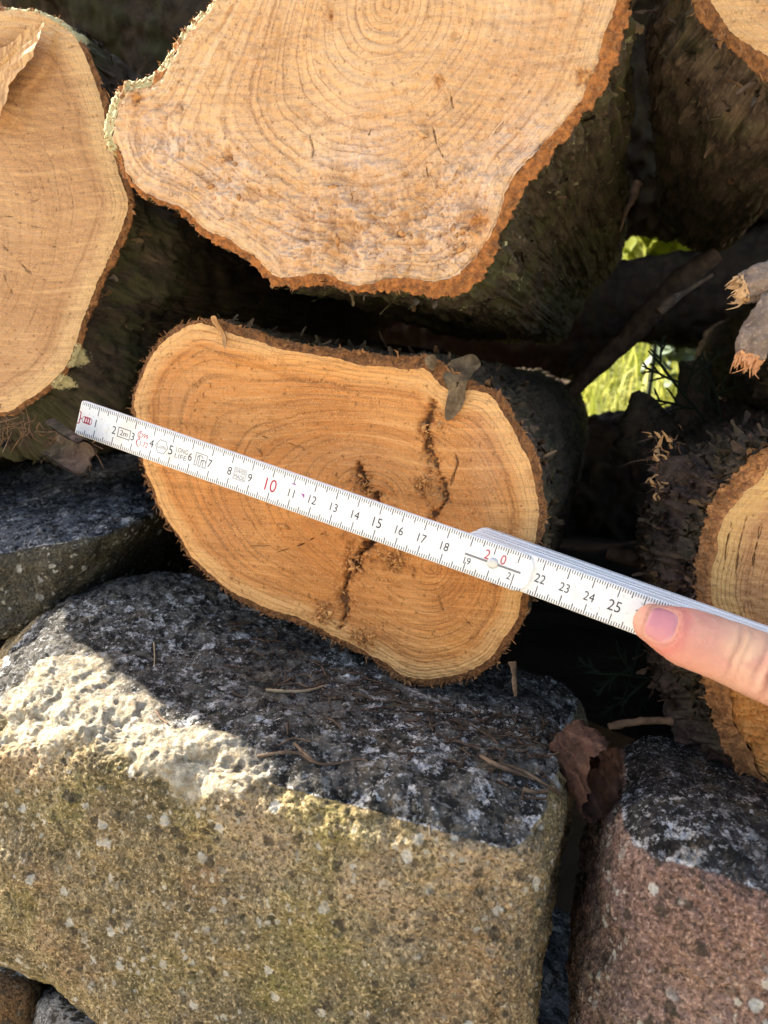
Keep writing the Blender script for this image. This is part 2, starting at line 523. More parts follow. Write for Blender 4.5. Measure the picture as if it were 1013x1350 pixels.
def make_log(name, label, outline, Y, piths, wood, bark, length=0.5, N=720, M=150, rim=(3.0, 5.0), sides=130,
             slope=(0.0, 0.0), cracks=(), knots=(), rough=0.25, roughspot=(), barkamp=2.0, barkpx=None, taper=1.0,
             fibres=500, flen=(2, 7), group='sawn logs in the wood pile', center=None, face_extra=None, seed=0, platex=120.0, platey=22.0, edgerough=0.7, flare=0.0, lichspots=(), crumbs=(), flakes=0, flare_dir=(0.15, -1.1), tints=(), flk=1.0):
    pl = lambda p: at(p[0], p[1], Y)[[0, 2]]
    out2 = closed_curve(np.array([pl(p) for p in outline]), N)
    if (np.roll(out2, -1, 0)[:, 0] * out2[:, 1] - out2[:, 0] * np.roll(out2, -1, 0)[:, 1]).sum() > 0:
        out2 = out2[::-1]                       # counter-clockwise in x,z
    cen = pl(center) if center else out2.mean(0)
    tn = np.roll(out2, -1, 0) - np.roll(out2, 1, 0)
    tn /= np.linalg.norm(tn, axis=1, keepdims=True)
    nrm = np.stack([tn[:, 1], -tn[:, 0]], 1)
    s3 = np.c_[out2 * 100, np.full(N, 3.7 + seed)]
    # outer edge: knobbly and ragged
    rag = fbm(s3 * 0.6, 3) * 1.2 + fbm(s3 * 3.0, 4, 0.65) * edgerough
    outer = out2 + nrm * (rag / 1000)[:, None]
    th = rim[0] + (rim[1] - rim[0]) * sstep(-0.5, 0.5, fbm(s3 * 0.45 + 9, 2)) + 0.5 * fbm(s3 * 4, 3)
    if barkpx:
        for (q, rad, add) in barkpx:
            d = np.linalg.norm(out2 - pl(q), axis=1) * 1000
            th = th + add * np.exp(-(d / rad) ** 2)
    th = np.maximum(th, 0.6) / 1000
    inner = out2 - nrm * th[:, None]
    inner = 0.5 * inner + 0.25 * (np.roll(inner, 1, 0) + np.roll(inner, -1, 0))
    yoff = lambda q: slope[0] * (q[:, 0] - cen[0]) + slope[1] * (q[:, 1] - cen[1])
    # base empty stands at the log's underside
    base = np.array([cen[0], Y + 0.02, out2[:, 1].min()])
    root = empty(name, base, label, 'log', group)
    # ---- cut face
    s = np.linspace(0, 1, M) ** 0.8
    P = (cen[None, None, :] + s[:, None, None] * (inner - cen)[None]).reshape(-1, 2)
    do = np.full(len(P), 1e9, dtype=np.float32)
    ds = np.full(len(P), 1e9, dtype=np.float32)
    P32, I32 = P.astype(np.float32), inner[::3].astype(np.float32)
    for c0 in range(0, len(P), 20000):
        q = P32[c0:c0 + 20000]
        d2 = ((q[:, None, 0] - I32[None, :, 0]) ** 2 + (q[:, None, 1] - I32[None, :, 1]) ** 2) + 1e-9
        do[c0:c0 + 20000] = np.sqrt(d2.min(1))
        ds[c0:c0 + 20000] = ((1e-4 / d2) ** 2.5).mean(1) ** (-0.2) * 1e-2
    pp = [pl(p) for p in piths]
    dp = np.full(len(P), 1e9)
    for q in pp:
        dq = np.linalg.norm(P - q, axis=1)
        kx = 0.02
        h = np.clip(0.5 + 0.5 * (dp - dq) / kx, 0, 1) if dp.max() < 1e8 else np.ones(len(P))
        dp = dq * h + np.where(dp > 1e8, 0, dp) * (1 - h) - (kx * h * (1 - h) if dp.max() < 1e8 else 0)
    dp = np.maximum(dp, 0)
    ring = dp / (dp + 0.75 * ds + 1e-6)
    p3 = np.c_[P[:, 0], np.zeros(len(P)), P[:, 1]]
    ring = ring + 0.012 * fbm(p3 * 45 + seed, 3)
    hh = rough * (fbm(p3 * 60 + seed, 4) * 0.8 + 0.35 * fbm(p3 * 420, 3))
    # shallow steps left by the saw
    hh += 0.14 * np.sin((p3[:, 0] * 0.35 + p3[:, 2]) * 1500 + 3 * fbm(p3 * 40, 2))
    hh -= 0.35 * (0.5 + 0.5 * np.sin(ring * 110 + 2 * fbm(p3 * 30, 2))) ** 6 * (0.4 + rough)
    crack = np.zeros(len(P))
    rust = np.zeros(len(P))
    rg = np.zeros(len(P))
    for poly, wd, dep in cracks:
        wd = wd * 0.62 if wd < 1 else wd
        d, t = seg_dist(P, np.array([pl(q) for q in poly]))
        d = np.abs(d * 1000 + 0.45 * wd * fbm(p3 * 480, 3) + (0.7 if wd < 1 else 1.6) * fbm(p3 * 150, 3))
        w_ = wd * (0.3 + 0.7 * np.sin(np.pi * np.clip(t, 0.03, 0.97)) ** 0.7) * (1 + (1.3 if wd > 1 else 0.5) * fbm(p3 * 130 + 5, 3))
        w_ = np.maximum(w_, 0.05)
        pr = np.exp(-(d / w_) ** 2)
        hh -= dep * pr
        if wd > 1.0:
            crack = np.maximum(crack, 0.95 * sstep(0.50, 0.95, pr * (1.05 + 0.75 * fbm(p3 * 420, 4, 0.65))))
            hh += 0.9 * np.exp(-(d / (w_ * 2.4)) ** 2) * fbm(p3 * 520, 4, 0.65)
            rust = np.maximum(rust, 0.9 * np.exp(-(d / (w_ * 2.0)) ** 2) * sstep(-0.3, 0.3, fbm(p3 * 260, 3)))
        else:
            crack = np.maximum(crack, pr)
    for q, rad, dep in knots:
        d = np.linalg.norm(P - pl(q), axis=1) * 1000 + 2.0 * fbm(p3 * 200, 3)
        g = np.exp(-(np.maximum(d, 0) / rad) ** 2)
        rust = np.maximum(rust, g)
        hh += g * (fbm(p3 * 520, 4, 0.65) * 1.6 - dep)
    for q, rad, amp in roughspot:
        d = np.linalg.norm((P - pl(q)), axis=1) * 1000
        g = np.exp(-(d / rad) ** 2)
        rg = np.maximum(rg, g)
        hh += g * amp * (fbm(p3 * 110 + 3, 5, 0.6) * 1.3 - 0.3 * ridged(p3 * 260, 2))
    edge_in = np.exp(-do * 1000 / 1.5)
    hh -= edge_in * (0.5 + 0.9 * np.abs(fbm(p3 * 160, 3)))
    if face_extra:
        hh += face_extra(P, pl)
    fv = np.c_[P[:, 0], Y + yoff(P) - hh / 1000, P[:, 1]] - base
    mb = MB()
    mb.add(fv, grid_faces(N, M, True)[:, ::-1], ring=ring, edge=do * 1000, crack=crack, rust=np.clip(rust, 0, 1), rough=np.clip(rg, 0, 1))
    warm = np.zeros(len(P))
    for q, rx_, rz_, a_ in tints:
        dd = (P - pl(q)) * 1000 / np.array([rx_, rz_]) + 0.35 * np.c_[fbm(p3 * 60, 3), fbm(p3 * 60 + 7, 3)]
        warm = warm + a_ * np.exp(-(dd ** 2).sum(1))
    mb.a['warm'] = [np.clip(warm * 0.5 + 0.5, 0, 1)]
    for q, rad, cnt in crumbs:
        c2 = pl(q)
        for k in range(cnt):
            p2 = c2 + RNG.normal(size=2) * rad / 1000
            if np.linalg.norm(p2 - cen) > 0.985 * np.linalg.norm(inner[np.argmin(np.linalg.norm(inner - p2, axis=1))] - cen): continue
            z0 = Y + yoff(p2[None])[0] - 0.0004
            sz = RNG.uniform(0.0003, 0.0011) * (1 + 1.5 * (RNG.random() < 0.08))
            ax1, ax2 = RNG.normal(size=3), RNG.normal(size=3)
            ax1 /= np.linalg.norm(ax1); ax2 -= ax1 * (ax2 @ ax1); ax2 /= np.linalg.norm(ax2); ax3 = np.cross(ax1, ax2)
            c3 = np.array([p2[0], z0, p2[1]]) - base
            vv = [c3 + ax1 * sz * 1.6, c3 - ax1 * sz * 1.6, c3 + ax2 * sz * .7, c3 - ax2 * sz * .7, c3 + ax3 * sz * .4, c3 - ax3 * sz * .4]
            mb.add(vv, np.array([[0, 2, 4], [2, 1, 4], [1, 3, 4], [3, 0, 4], [2, 0, 5], [1, 2, 5], [3, 1, 5], [0, 3, 5]]), ring=0.5, edge=8.0, rust=float(RNG.random() < 0.55) * 0.8, warm=0.5)
    mb.build('cut_face', wood, root)
    # ---- bark: rim ring and long side
    mb = MB()
    nr_ = 9
    tt = np.linspace(0, 1, nr_)
    Q = (inner[None] + tt[:, None, None] * (outer - inner)[None]).reshape(-1, 2)
    q3 = np.c_[Q[:, 0], np.zeros(len(Q)), Q[:, 1]]
    tq = np.repeat(tt, N)
    rec = 0.9 + 1.6 * tq ** 2 * 1.2 + 1.5 * np.abs(fbm(q3 * 170, 4)) * np.sin(np.pi * np.clip(tq, 0, 1)) + 0.8 * fbm(q3 * 420, 3) * (tq > 0.05)
    rimv = np.c_[Q[:, 0], Y + yoff(Q) + rec / 1000, Q[:, 1]]
    ys = np.concatenate([np.linspace(0.0006, 0.03, sides // 3), 0.03 + (length - 0.03) * (np.linspace(0, 1, sides - sides // 3 + 1)[1:]) ** 1.5])
    S = len(ys)
    yy = np.repeat(ys, N)
    O = np.tile(outer, (S, 1))
    Nn = np.tile(nrm, (S, 1))
    u = yy / length
    O = cen + (O - cen) * (1 + (taper - 1) * u)[:, None]
    w3 = np.c_[O[:, 0], yy, O[:, 1]]
    lowf = fbm(w3 * np.array([18, 6, 18]) + seed, 3) * 4.0
    ridge = ridged(w3 * np.array([platex, platey, platex]) + seed * 3, 3)
    fin = fbm(w3 * np.array([420, 120, 420]), 3)
    disp = flare * np.tile(np.clip(nrm[:, 1] * flare_dir[1] + flare_dir[0] * nrm[:, 0], 0, 1) ** 1.5, S) * sstep(0.0, 0.030, yy) * (1 - 0.9 * sstep(0.10, 0.3, yy)) + lowf * sstep(0, 0.05, yy) + barkamp * sstep(0.0, 0.012, yy) * (-0.9 * np.clip(ridge - 0.35, 0, 2) ** 1.3 + 0.25) + 0.35 * barkamp * fin * sstep(0, 0.004, yy)
    O = O + Nn * (disp / 1000)[:, None]
    yb = np.tile(rimv[-N:, 1], S)
    sidev = np.c_[O[:, 0], yb + yy, O[:, 1]]
    allv = np.vstack([rimv, sidev]) - base
    rimattr = np.concatenate([0.55 + 0.45 * np.sin(np.pi * np.clip(tq * 0.8 + 0.1, 0, 1)), 0.5 * np.exp(-yy / 0.004)])
    lic = np.zeros(len(allv))
    for q, rad in lichspots:
        dl = np.linalg.norm((allv + base)[:, [0, 2]] - pl(q), axis=1) * 1000
        lic = np.maximum(lic, np.exp(-(dl / rad) ** 2) * np.concatenate([np.ones(len(rimv)), np.exp(-yy / 0.012)]))
    mb.add(allv, grid_faces(N, nr_ + S, True)[:, ::-1], rim=rimattr, fibre=0.0, lichen=lic)
    last = allv[-N:]
    mb.add(np.vstack([last, last.mean(0)]), np.array([[k, N, (k + 1) % N] for k in range(N)])[:, ::-1], rim=0.9)
    # loose flakes of bark curling off the side
    if flakes:
        ns = S * N
        sv = (sidev - base).reshape(S, N, 3)
        vis = np.where((cen[0] * 0 + nrm[:, 0] * (VPX(Y)[0] - out2[:, 0]) + nrm[:, 1] * (VPX(Y)[1] - out2[:, 1])) > -0.01)[0]
        for k in range(flakes):
            i = int(RNG.choice(vis)); r_ = int(S * 0.55 * RNG.random() ** 1.3) + 1
            c3 = sv[r_, i]
            nn3 = np.array([nrm[i][0], 0, nrm[i][1]]); tg3 = np.array([tn[i][0], 0, tn[i][1]])
            axd = np.array([0, 1.0, 0]) + tg3 * RNG.normal(0, 0.35); axd /= np.linalg.norm(axd)
            wd3 = np.cross(nn3, axd)
            L_, W_ = RNG.uniform(0.004, 0.015) * flk, RNG.uniform(0.0006, 0.0020) * flk
            sx = np.linspace(0, 1, 6); lift = RNG.uniform(0.0006, 0.0030) * (1 + (RNG.random() < 0.15))
            sgn = 1 if RNG.random() < 0.5 else -1
            vv = []
            for a_ in sx:
                for b_ in (-1, -0.4, 0.4, 1):
                    ww = W_ * (0.35 + 0.65 * math.sin(2.6 * a_ + 0.3)) * (1 + 0.45 * RNG.normal())
                    vv.append(c3 + axd * sgn * (a_ - 0.2) * L_ + wd3 * b_ * ww + nn3 * (lift * a_ ** 2 * 1.6 - 0.0004 + 0.0006 * abs(b_) * RNG.random() + 0.0006 * (1 - b_ * b_)))
            mb.add(vv, grid_faces(4, 6), rim=0.0, fibre=0.30 * RNG.random() ** 4)
    # ragged bast fibres at the sawn edge
    for k in range(fibres):
        i = RNG.integers(N)
        t0 = RNG.random() * 0.9 + 0.1
        p = np.array([*(inner[i] + t0 * (outer[i] - inner[i]))])
        p = np.array([p[0], Y + yoff(p[None])[0] + 0.0012, p[1]])
        out = np.array([nrm[i][0], 0, nrm[i][1]])
        tg = np.array([tn[i][0], 0, tn[i][1]])
        ln = RNG.uniform(*flen) / 1000 * RNG.random() ** 0.7
        d1 = out * RNG.normal(0.45, 0.5) + tg * RNG.normal(0, 0.9) + np.array([0, RNG.normal(-0.25, 0.5), 0])
        d1 /= np.linalg.norm(d1) + 1e-9
        d2 = d1 + 0.8 * RNG.normal(size=3)
        d2 /= np.linalg.norm(d2)
        wv = np.cross(d1, RNG.normal(size=3))
        wv /= np.linalg.norm(wv)
        w0 = RNG.uniform(0.10, 0.32) / 1000 * (1 + 2 * (RNG.random() < 0.12))
        a, b, c = p - base, p + d1 * ln * 0.5 - base, p + d1 * ln * 0.5 + d2 * ln * 0.5 - base
        mb.add([a - wv * w0, a + wv * w0, b + wv * w0, b - wv * w0, c], [[0, 1, 2, 3]], rim=0.5, fibre=0.9)
        mb.f.append(np.array([[3, 2, 4]]) + mb.n - 5)
    mb.build('bark', bark, root)
    return root, base, cen


M_BARK = bark_mat('bark_dark', (0.026, 0.018, 0.012), (0.115, 0.080, 0.052), 0.30)
M_BARKSHADE = bark_mat('bark_shade_tone', (0.008, 0.006, 0.0045), (0.022, 0.016, 0.011), 0.1)  # near-black tone paints in the deep shade behind the pile
M_BARKMOSS = bark_mat('bark_mossy', (0.018, 0.013, 0.009), (0.055, 0.040, 0.025), 0.55, (0.026, 0.029, 0.009))
M_BARKBIG = bark_mat('bark_big', (0.022, 0.016, 0.010), (0.088, 0.066, 0.040), 0.6, (0.044, 0.046, 0.015), rim1=(0.46, 0.18, 0.05), rim2=(0.20, 0.08, 0.03), lich=0.5)
M_BARKRIGHT = bark_mat('bark_brown', (0.030, 0.019, 0.014), (0.105, 0.068, 0.048), 0.25, rim1=(0.52, 0.24, 0.085), rim2=(0.24, 0.10, 0.04))

M_WOODMID = wood_mat('wood_mid', (0.52, 0.205, 0.052), (0.70, 0.335, 0.108), (0.76, 0.430, 0.165), (0.14, 0.046, 0.014), 23, (5, 11), sawang=0.45, lw=0.72, warp=0.22, blotch=0.45)
M_WOODBIG = wood_mat('wood_big', (0.57, 0.325, 0.140), (0.78, 0.530, 0.295), (0.70, 0.46, 0.245), (0.20, 0.088, 0.040), 27, (4, 9), pale=(0.84, 0.625, 0.450), sawang=0.0, lw=0.75, warp=0.25, fuzz=2.4, blotch=0.7)
M_WOODLEFT = wood_mat('wood_left', (0.40, 0.215, 0.092), (0.54, 0.325, 0.155), (0.64, 0.41, 0.19), (0.18, 0.078, 0.034), 34, (5, 14), sawang=1.0, lw=0.6, warp=0.25, tooth=0.45, blotch=0.35)
M_WOODRIGHT = wood_mat('wood_right', (0.44, 0.215, 0.085), (0.56, 0.31, 0.13), (0.70, 0.42, 0.15), (0.18, 0.07, 0.028), 24, (7, 13), sawang=0.9, lw=0.75, pale=(0.98, 0.40, 0.10))  # torn face's orange is raised to stand in for brighter light there

MID_Y = 0.334
mid_out = [(257, 420), (284, 423), (336, 437), (395, 452), (435, 457), (468, 463), (528, 467), (571, 470), (604, 492), (635, 508), (660, 522), (686, 566), (706, 599), (716, 637), (720, 676),
           (713, 722), (700, 779), (692, 818), (666, 858), (634, 890), (583, 906), (532, 903), (500, 880), (449, 854), (397, 827), (350, 812), (300, 785), (253, 745), (233, 713), (209, 678),
           (190, 634), (179, 599), (170, 545), (172, 522), (178, 500), (193, 468), (213, 444), (233, 428)]
midlog, _, _ = make_log('log', 'pear-shaped log end with a dark split seam behind the white rule', mid_out, MID_Y, [(567, 747), (492, 664)],
    M_WOODMID, M_BARK, length=0.52, N=1000, M=230, rim=(2.2, 3.6), center=(440, 665), rough=0.25,
    cracks=[([(571, 526), (563, 558), (565, 586), (575, 613), (583, 641), (587, 661), (575, 678), (560, 700)], 2.3, 3.2),
            ([(472, 609), (476, 633), (488, 645), (498, 655), (500, 690)], 3.0, 3.5),
            ([(500, 700), (478, 728), (459, 755), (453, 779), (455, 803), (449, 826)], 2.5, 3.5), ([(500, 700), (484, 716), (470, 738)], 4.5, 2.5),
            ([(598, 590), (604, 610), (594, 640)], 0.5, 1.0),
            ([(366, 728), (398, 718), (429, 702)], 0.28, 1.2), ([(603, 688), (622, 678), (646, 664)], 0.28, 1.2), ([(600, 748), (626, 758), (656, 773)], 0.35, 1.2),
            ([(579, 787), (584, 803), (591, 819)], 0.25, 1.0), ([(603, 803), (613, 815), (622, 826)], 0.25, 1.0), ([(345, 575), (400, 590)], 0.2, 0.6), ([(330, 720), (360, 719)], 0.2, 0.6)],
    knots=[((555, 641), 3.0, 0.8), ((521, 740), 4.6, 0.3), ((427, 808), 4.5, 0.0), ((492, 715), 2.5, 0.6), ((478, 842), 4.5, 0.0), ((545, 755), 2.5, 0.1)],
    barkpx=[((430, 457), 26, 2.2), ((540, 468), 20, 3.2), ((600, 490), 9, 4.0), ((400, 828), 30, 1.0), ((560, 905), 25, 1.0), ((330, 436), 15, 1.5)],
    tints=[((380, 478), 28, 5, 1.0), ((500, 490), 28, 5, 1.0), ((240, 720), 10, 14, 0.6), ((640, 600), 11, 20, -0.9), ((300, 690), 20, 20, -0.5), ((470, 600), 24, 10, -0.5), ((600, 850), 18, 8, 0.7), ((420, 790), 16, 9, 0.5), ((230, 520), 12, 10, -0.5), ((690, 700), 4, 22, 0.5)],
    crumbs=[((427, 808), 3, 90), ((478, 842), 4, 110), ((521, 740), 3, 60), ((560, 640), 3, 60), ((480, 640), 3, 50), ((470, 740), 3, 40), ((568, 570), 3, 30), ((450, 700), 30, 60), ((300, 500), 18, 50)],
    flakes=70, fibres=1500, flen=(1.5, 6), seed=1, barkamp=2.6, platex=110, platey=45)

BIG_Y = 0.318
big_out = [(300, -45), (272, 0), (253, 20), (233, 43), (213, 75), (197, 94), (182, 98), (158, 104), (144, 121), (135, 146), (131, 174), (137, 193), (150, 207), (162, 234), (178, 254), (221, 273), (245, 289),
           (268, 312), (300, 330), (328, 348), (358, 371), (395, 376), (430, 378), (458, 385), (521, 383), (576, 390), (616, 384), (640, 358), (655, 325), (668, 290), (692, 245), (745, 180), (787, 128), (808, 92), (824, 45),
           (832, 0), (828, -70), (790, -150), (710, -220), (600, -260), (480, -255), (380, -190), (330, -110)]
biglog, _, _ = make_log('log', 'largest log end, at the top, pale with a rough lower edge', big_out, BIG_Y, [(511, 4)],
    M_WOODBIG, M_BARKBIG, length=0.50, N=1200, M=220, rim=(1.8, 3.4), center=(520, 60), rough=1.0, seed=2, barkamp=3.6,
    cracks=[([(409, 178), (412, 196), (411, 214)], 0.24, 0.8), ([(468, 213), (466, 240), (462, 266)], 0.24, 0.8), ([(568, 158), (576, 190), (585, 208)], 0.26, 0.9), ([(492, 160), (486, 178)], 0.2, 0.7),
            ([(590, 105), (597, 140)], 0.3, 0.8), ([(560, 210), (565, 235)], 0.3, 0.8), ([(640, 190), (665, 160)], 0.25, 0.8)],
    knots=[((436, 22), 2.2, 0.4), ((300, 208), 2.4, 0.3), ((575, 108), 2.0, 0.2), ((180, 130), 4.0, 0.2), ((770, 100), 3.5, 0.5), ((630, 290), 4.5, -1.5)],
    roughspot=[((400, 310), 20, 3.0), ((500, 330), 22, 3.0), ((300, 240), 18, 2.5), ((215, 190), 17, 2.6), ((590, 300), 18, 2.7), ((690, 190), 14, 1.5), ((470, 230), 22, 1.5), ((620, 240), 16, 1.7)],
    barkpx=[((140, 150), 16, 4.5), ((185, 100), 12, 3.0), ((560, 388), 24, 2.4), ((630, 365), 14, 4.0), ((700, 235), 22, 2.6), ((800, 105), 18, 2.6), ((420, 377), 14, 2.0), ((310, 335), 16, 1.5), ((828, 20), 20, 3.0)],
    tints=[((628, 295), 6, 9, 1.0), ((700, 60), 16, 22, -0.7), ((690, 190), 14, 12, -0.6), ((330, 100), 12, 30, -0.4), ((600, 120), 10, 20, -0.4), ((190, 170), 10, 10, -0.7), ((395, 350), 20, 4, 0.5), ((215, 260), 12, 6, -0.8)],
    crumbs=[((500, 320), 20, 120), ((300, 240), 12, 60), ((600, 300), 10, 60)], flakes=45,
    fibres=1300, flen=(1, 4.5), platex=80, platey=12, edgerough=1.4, lichspots=[((137, 150), 12), ((180, 99), 9), ((213, 75), 6), ((240, 38), 6), ((262, 8), 6), ((140, 190), 6)])

LEFT_Y = 0.352
left_out = [(-60, 2), (0, 6), (40, 8), (78, 24), (105, 52), (124, 90), (138, 130), (146, 170), (155, 205), (166, 238), (173, 265), (166, 300), (150, 338), (130, 378), (116, 415), (105, 450), (86, 490), (60, 518), (30, 537), (0, 549),
            (-70, 548), (-150, 505), (-203, 440), (-238, 370), (-273, 300), (-303, 215), (-326, 150), (-338, 80), (-318, 0), (-260, -45), (-180, -45), (-110, -22)]  # unseen upper-left bulge, shaped to cast the shadow edge on the stone


def shard(P, pl):
    """torn-up wedge of wood standing proud of the left log's face"""
    poly = np.array([pl(q) for q in [(-40, 62), (0, 70), (40, 50), (74, 40), (66, 70), (58, 92), (44, 108), (32, 120), (28, 152), (18, 168), (10, 150), (-2, 162), (-40, 170)]])
    x, y = P[:, 0], P[:, 1]
    ins = np.zeros(len(P), bool)
    j = len(poly) - 1
    for i in range(len(poly)):
        c = ((poly[i, 1] > y) != (poly[j, 1] > y)) & (x < (poly[j, 0] - poly[i, 0]) * (y - poly[i, 1]) / (poly[j, 1] - poly[i, 1] + 1e-12) + poly[i, 0])
        ins ^= c
        j = i
    d, _ = seg_dist(P, np.vstack([poly, poly[:1]]))
    q = np.c_[P[:, 0], P[:, 0] * 0, P[:, 1]]
    return np.where(ins, 0.6, -1.2 * np.exp(-(d * 1000 / 6) ** 2))


leftlog, lbase, _ = make_log('log', 'tan log end at the left edge with a torn wedge on its face', left_out, LEFT_Y, [(-75, 330)],
    M_WOODLEFT, M_BARKMOSS, length=0.5, N=900, M=220, rim=(1.6, 2.6), center=(-60, 250), rough=0.2, seed=3, barkamp=3.0, platex=70, platey=32, face_extra=shard,
    cracks=[([(2, 322), (20, 340), (43, 363)], 0.3, 1.0), ([(2, 347), (8, 372), (18, 388)], 0.25, 1.0), ([(30, 270), (52, 262), (72, 258)], 0.2, 0.6), ([(24, 293), (52, 300)], 0.2, 0.7), ([(0, 285), (24, 285)], 0.2, 0.7), ([(66, 323), (85, 330)], 0.2, 0.6), ([(40, 455), (66, 475)], 0.15, 0.5)],
    flakes=90, fibres=900, flen=(1, 4), flare=27.0, lichspots=[((60, 10), 16), ((95, 40), 7), ((20, 4), 8), ((95, 470), 7), ((75, 505), 6)])

RIGHT_Y = 0.345
right_out = [(1060, 575), (1013, 592), (978, 617), (950, 648), (930, 690), (920, 735), (917, 780), (920, 830), (926, 880), (934, 930), (948, 972), (968, 1010), (992, 1040), (1013, 1062), (1080, 1110), (1170, 1120),
             (1260, 1060), (1320, 950), (1330, 810), (1290, 680), (1220, 600), (1140, 565)]


def step_cut(P, pl):
    """the lower part of the right log's face is a rough step, torn lower than the sawn part"""
    a = pl((930, 895))[1]
    q = np.c_[P[:, 0], P[:, 0] * 0, P[:, 1]]
    g = sstep(0.001, -0.003, P[:, 1] - a + 0.003 * fbm(q * 60, 2))
    return g * (-2.5 + 1.8 * fbm(q * np.array([120, 1, 420]), 4, 0.6))


rightlog, rbase, _ = make_log('log', 'log end behind the thumb with shaggy bark and a torn orange lower face', right_out, RIGHT_Y, [(1110, 800)],
    M_WOODRIGHT, M_BARKRIGHT, length=0.42, N=900, M=200, rim=(6.0, 9.5), center=(1110, 830), rough=0.35, seed=4, barkamp=5.0, platex=75, platey=40, face_extra=step_cut,
    roughspot=[((1040, 1010), 40, 1.2), ((965, 950), 16, 1.0), ((990, 1010), 16, 1.0), ((950, 915), 10, 0.8)], tints=[((980, 980), 30, 24, 1.6), ((950, 920), 8, 12, 1.0)], lichspots=[],
    cracks=[([(965, 690), (958, 720), (955, 750)], 0.3, 1.0), ([(985, 680), (975, 720), (970, 760)], 0.35, 1.0), ([(1005, 690), (995, 730), (992, 760)], 0.3, 1.0)],
    flakes=600, flk=0.85, flare=20.0, flare_dir=(-1.0, -0.35), fibres=2400, flen=(1.5, 6), edgerough=1.5)

UR_Y = 0.335
ur_out = [(905, -70), (908, -30), (918, 8), (941, 40), (968, 64), (1013, 98), (1070, 125), (1150, 120), (1220, 60), (1250, -40), (1220, -140), (1130, -190), (1020, -180), (940, -130)]
urlog, _, _ = make_log('log', 'log in the top right corner, only a bright sliver of its cut face showing', ur_out, UR_Y, [(1090, -40)],
    M_WOODLEFT, M_BARK, length=0.39, N=700, M=120, rim=(3.5, 5.5), rough=0.3, seed=5, barkamp=3.6, fibres=600, taper=0.86, platex=90, platey=14, flakes=80, flare=11.0, flare_dir=(-1.0, -0.5))
circ = lambda cx, cy, r, n=14, e=1.0: [(cx + r * math.cos(6.2832 * k / n), cy + e * r * math.sin(6.2832 * k / n)) for k in range(n)]
# unseen log added outside the left edge to shade the stones
for cx, cy, r_, sd0 in ((-335, 560, 145, 13),):
    make_log('log', 'unseen log added beyond the left edge for shade', circ(cx, cy, r_), 0.356, [(cx, cy)], M_WOODLEFT, M_BARKMOSS, length=0.5, N=200, M=30, rim=(3, 5), seed=sd0, barkamp=2.5, fibres=60, sides=50, group='logs added out of view for shade')


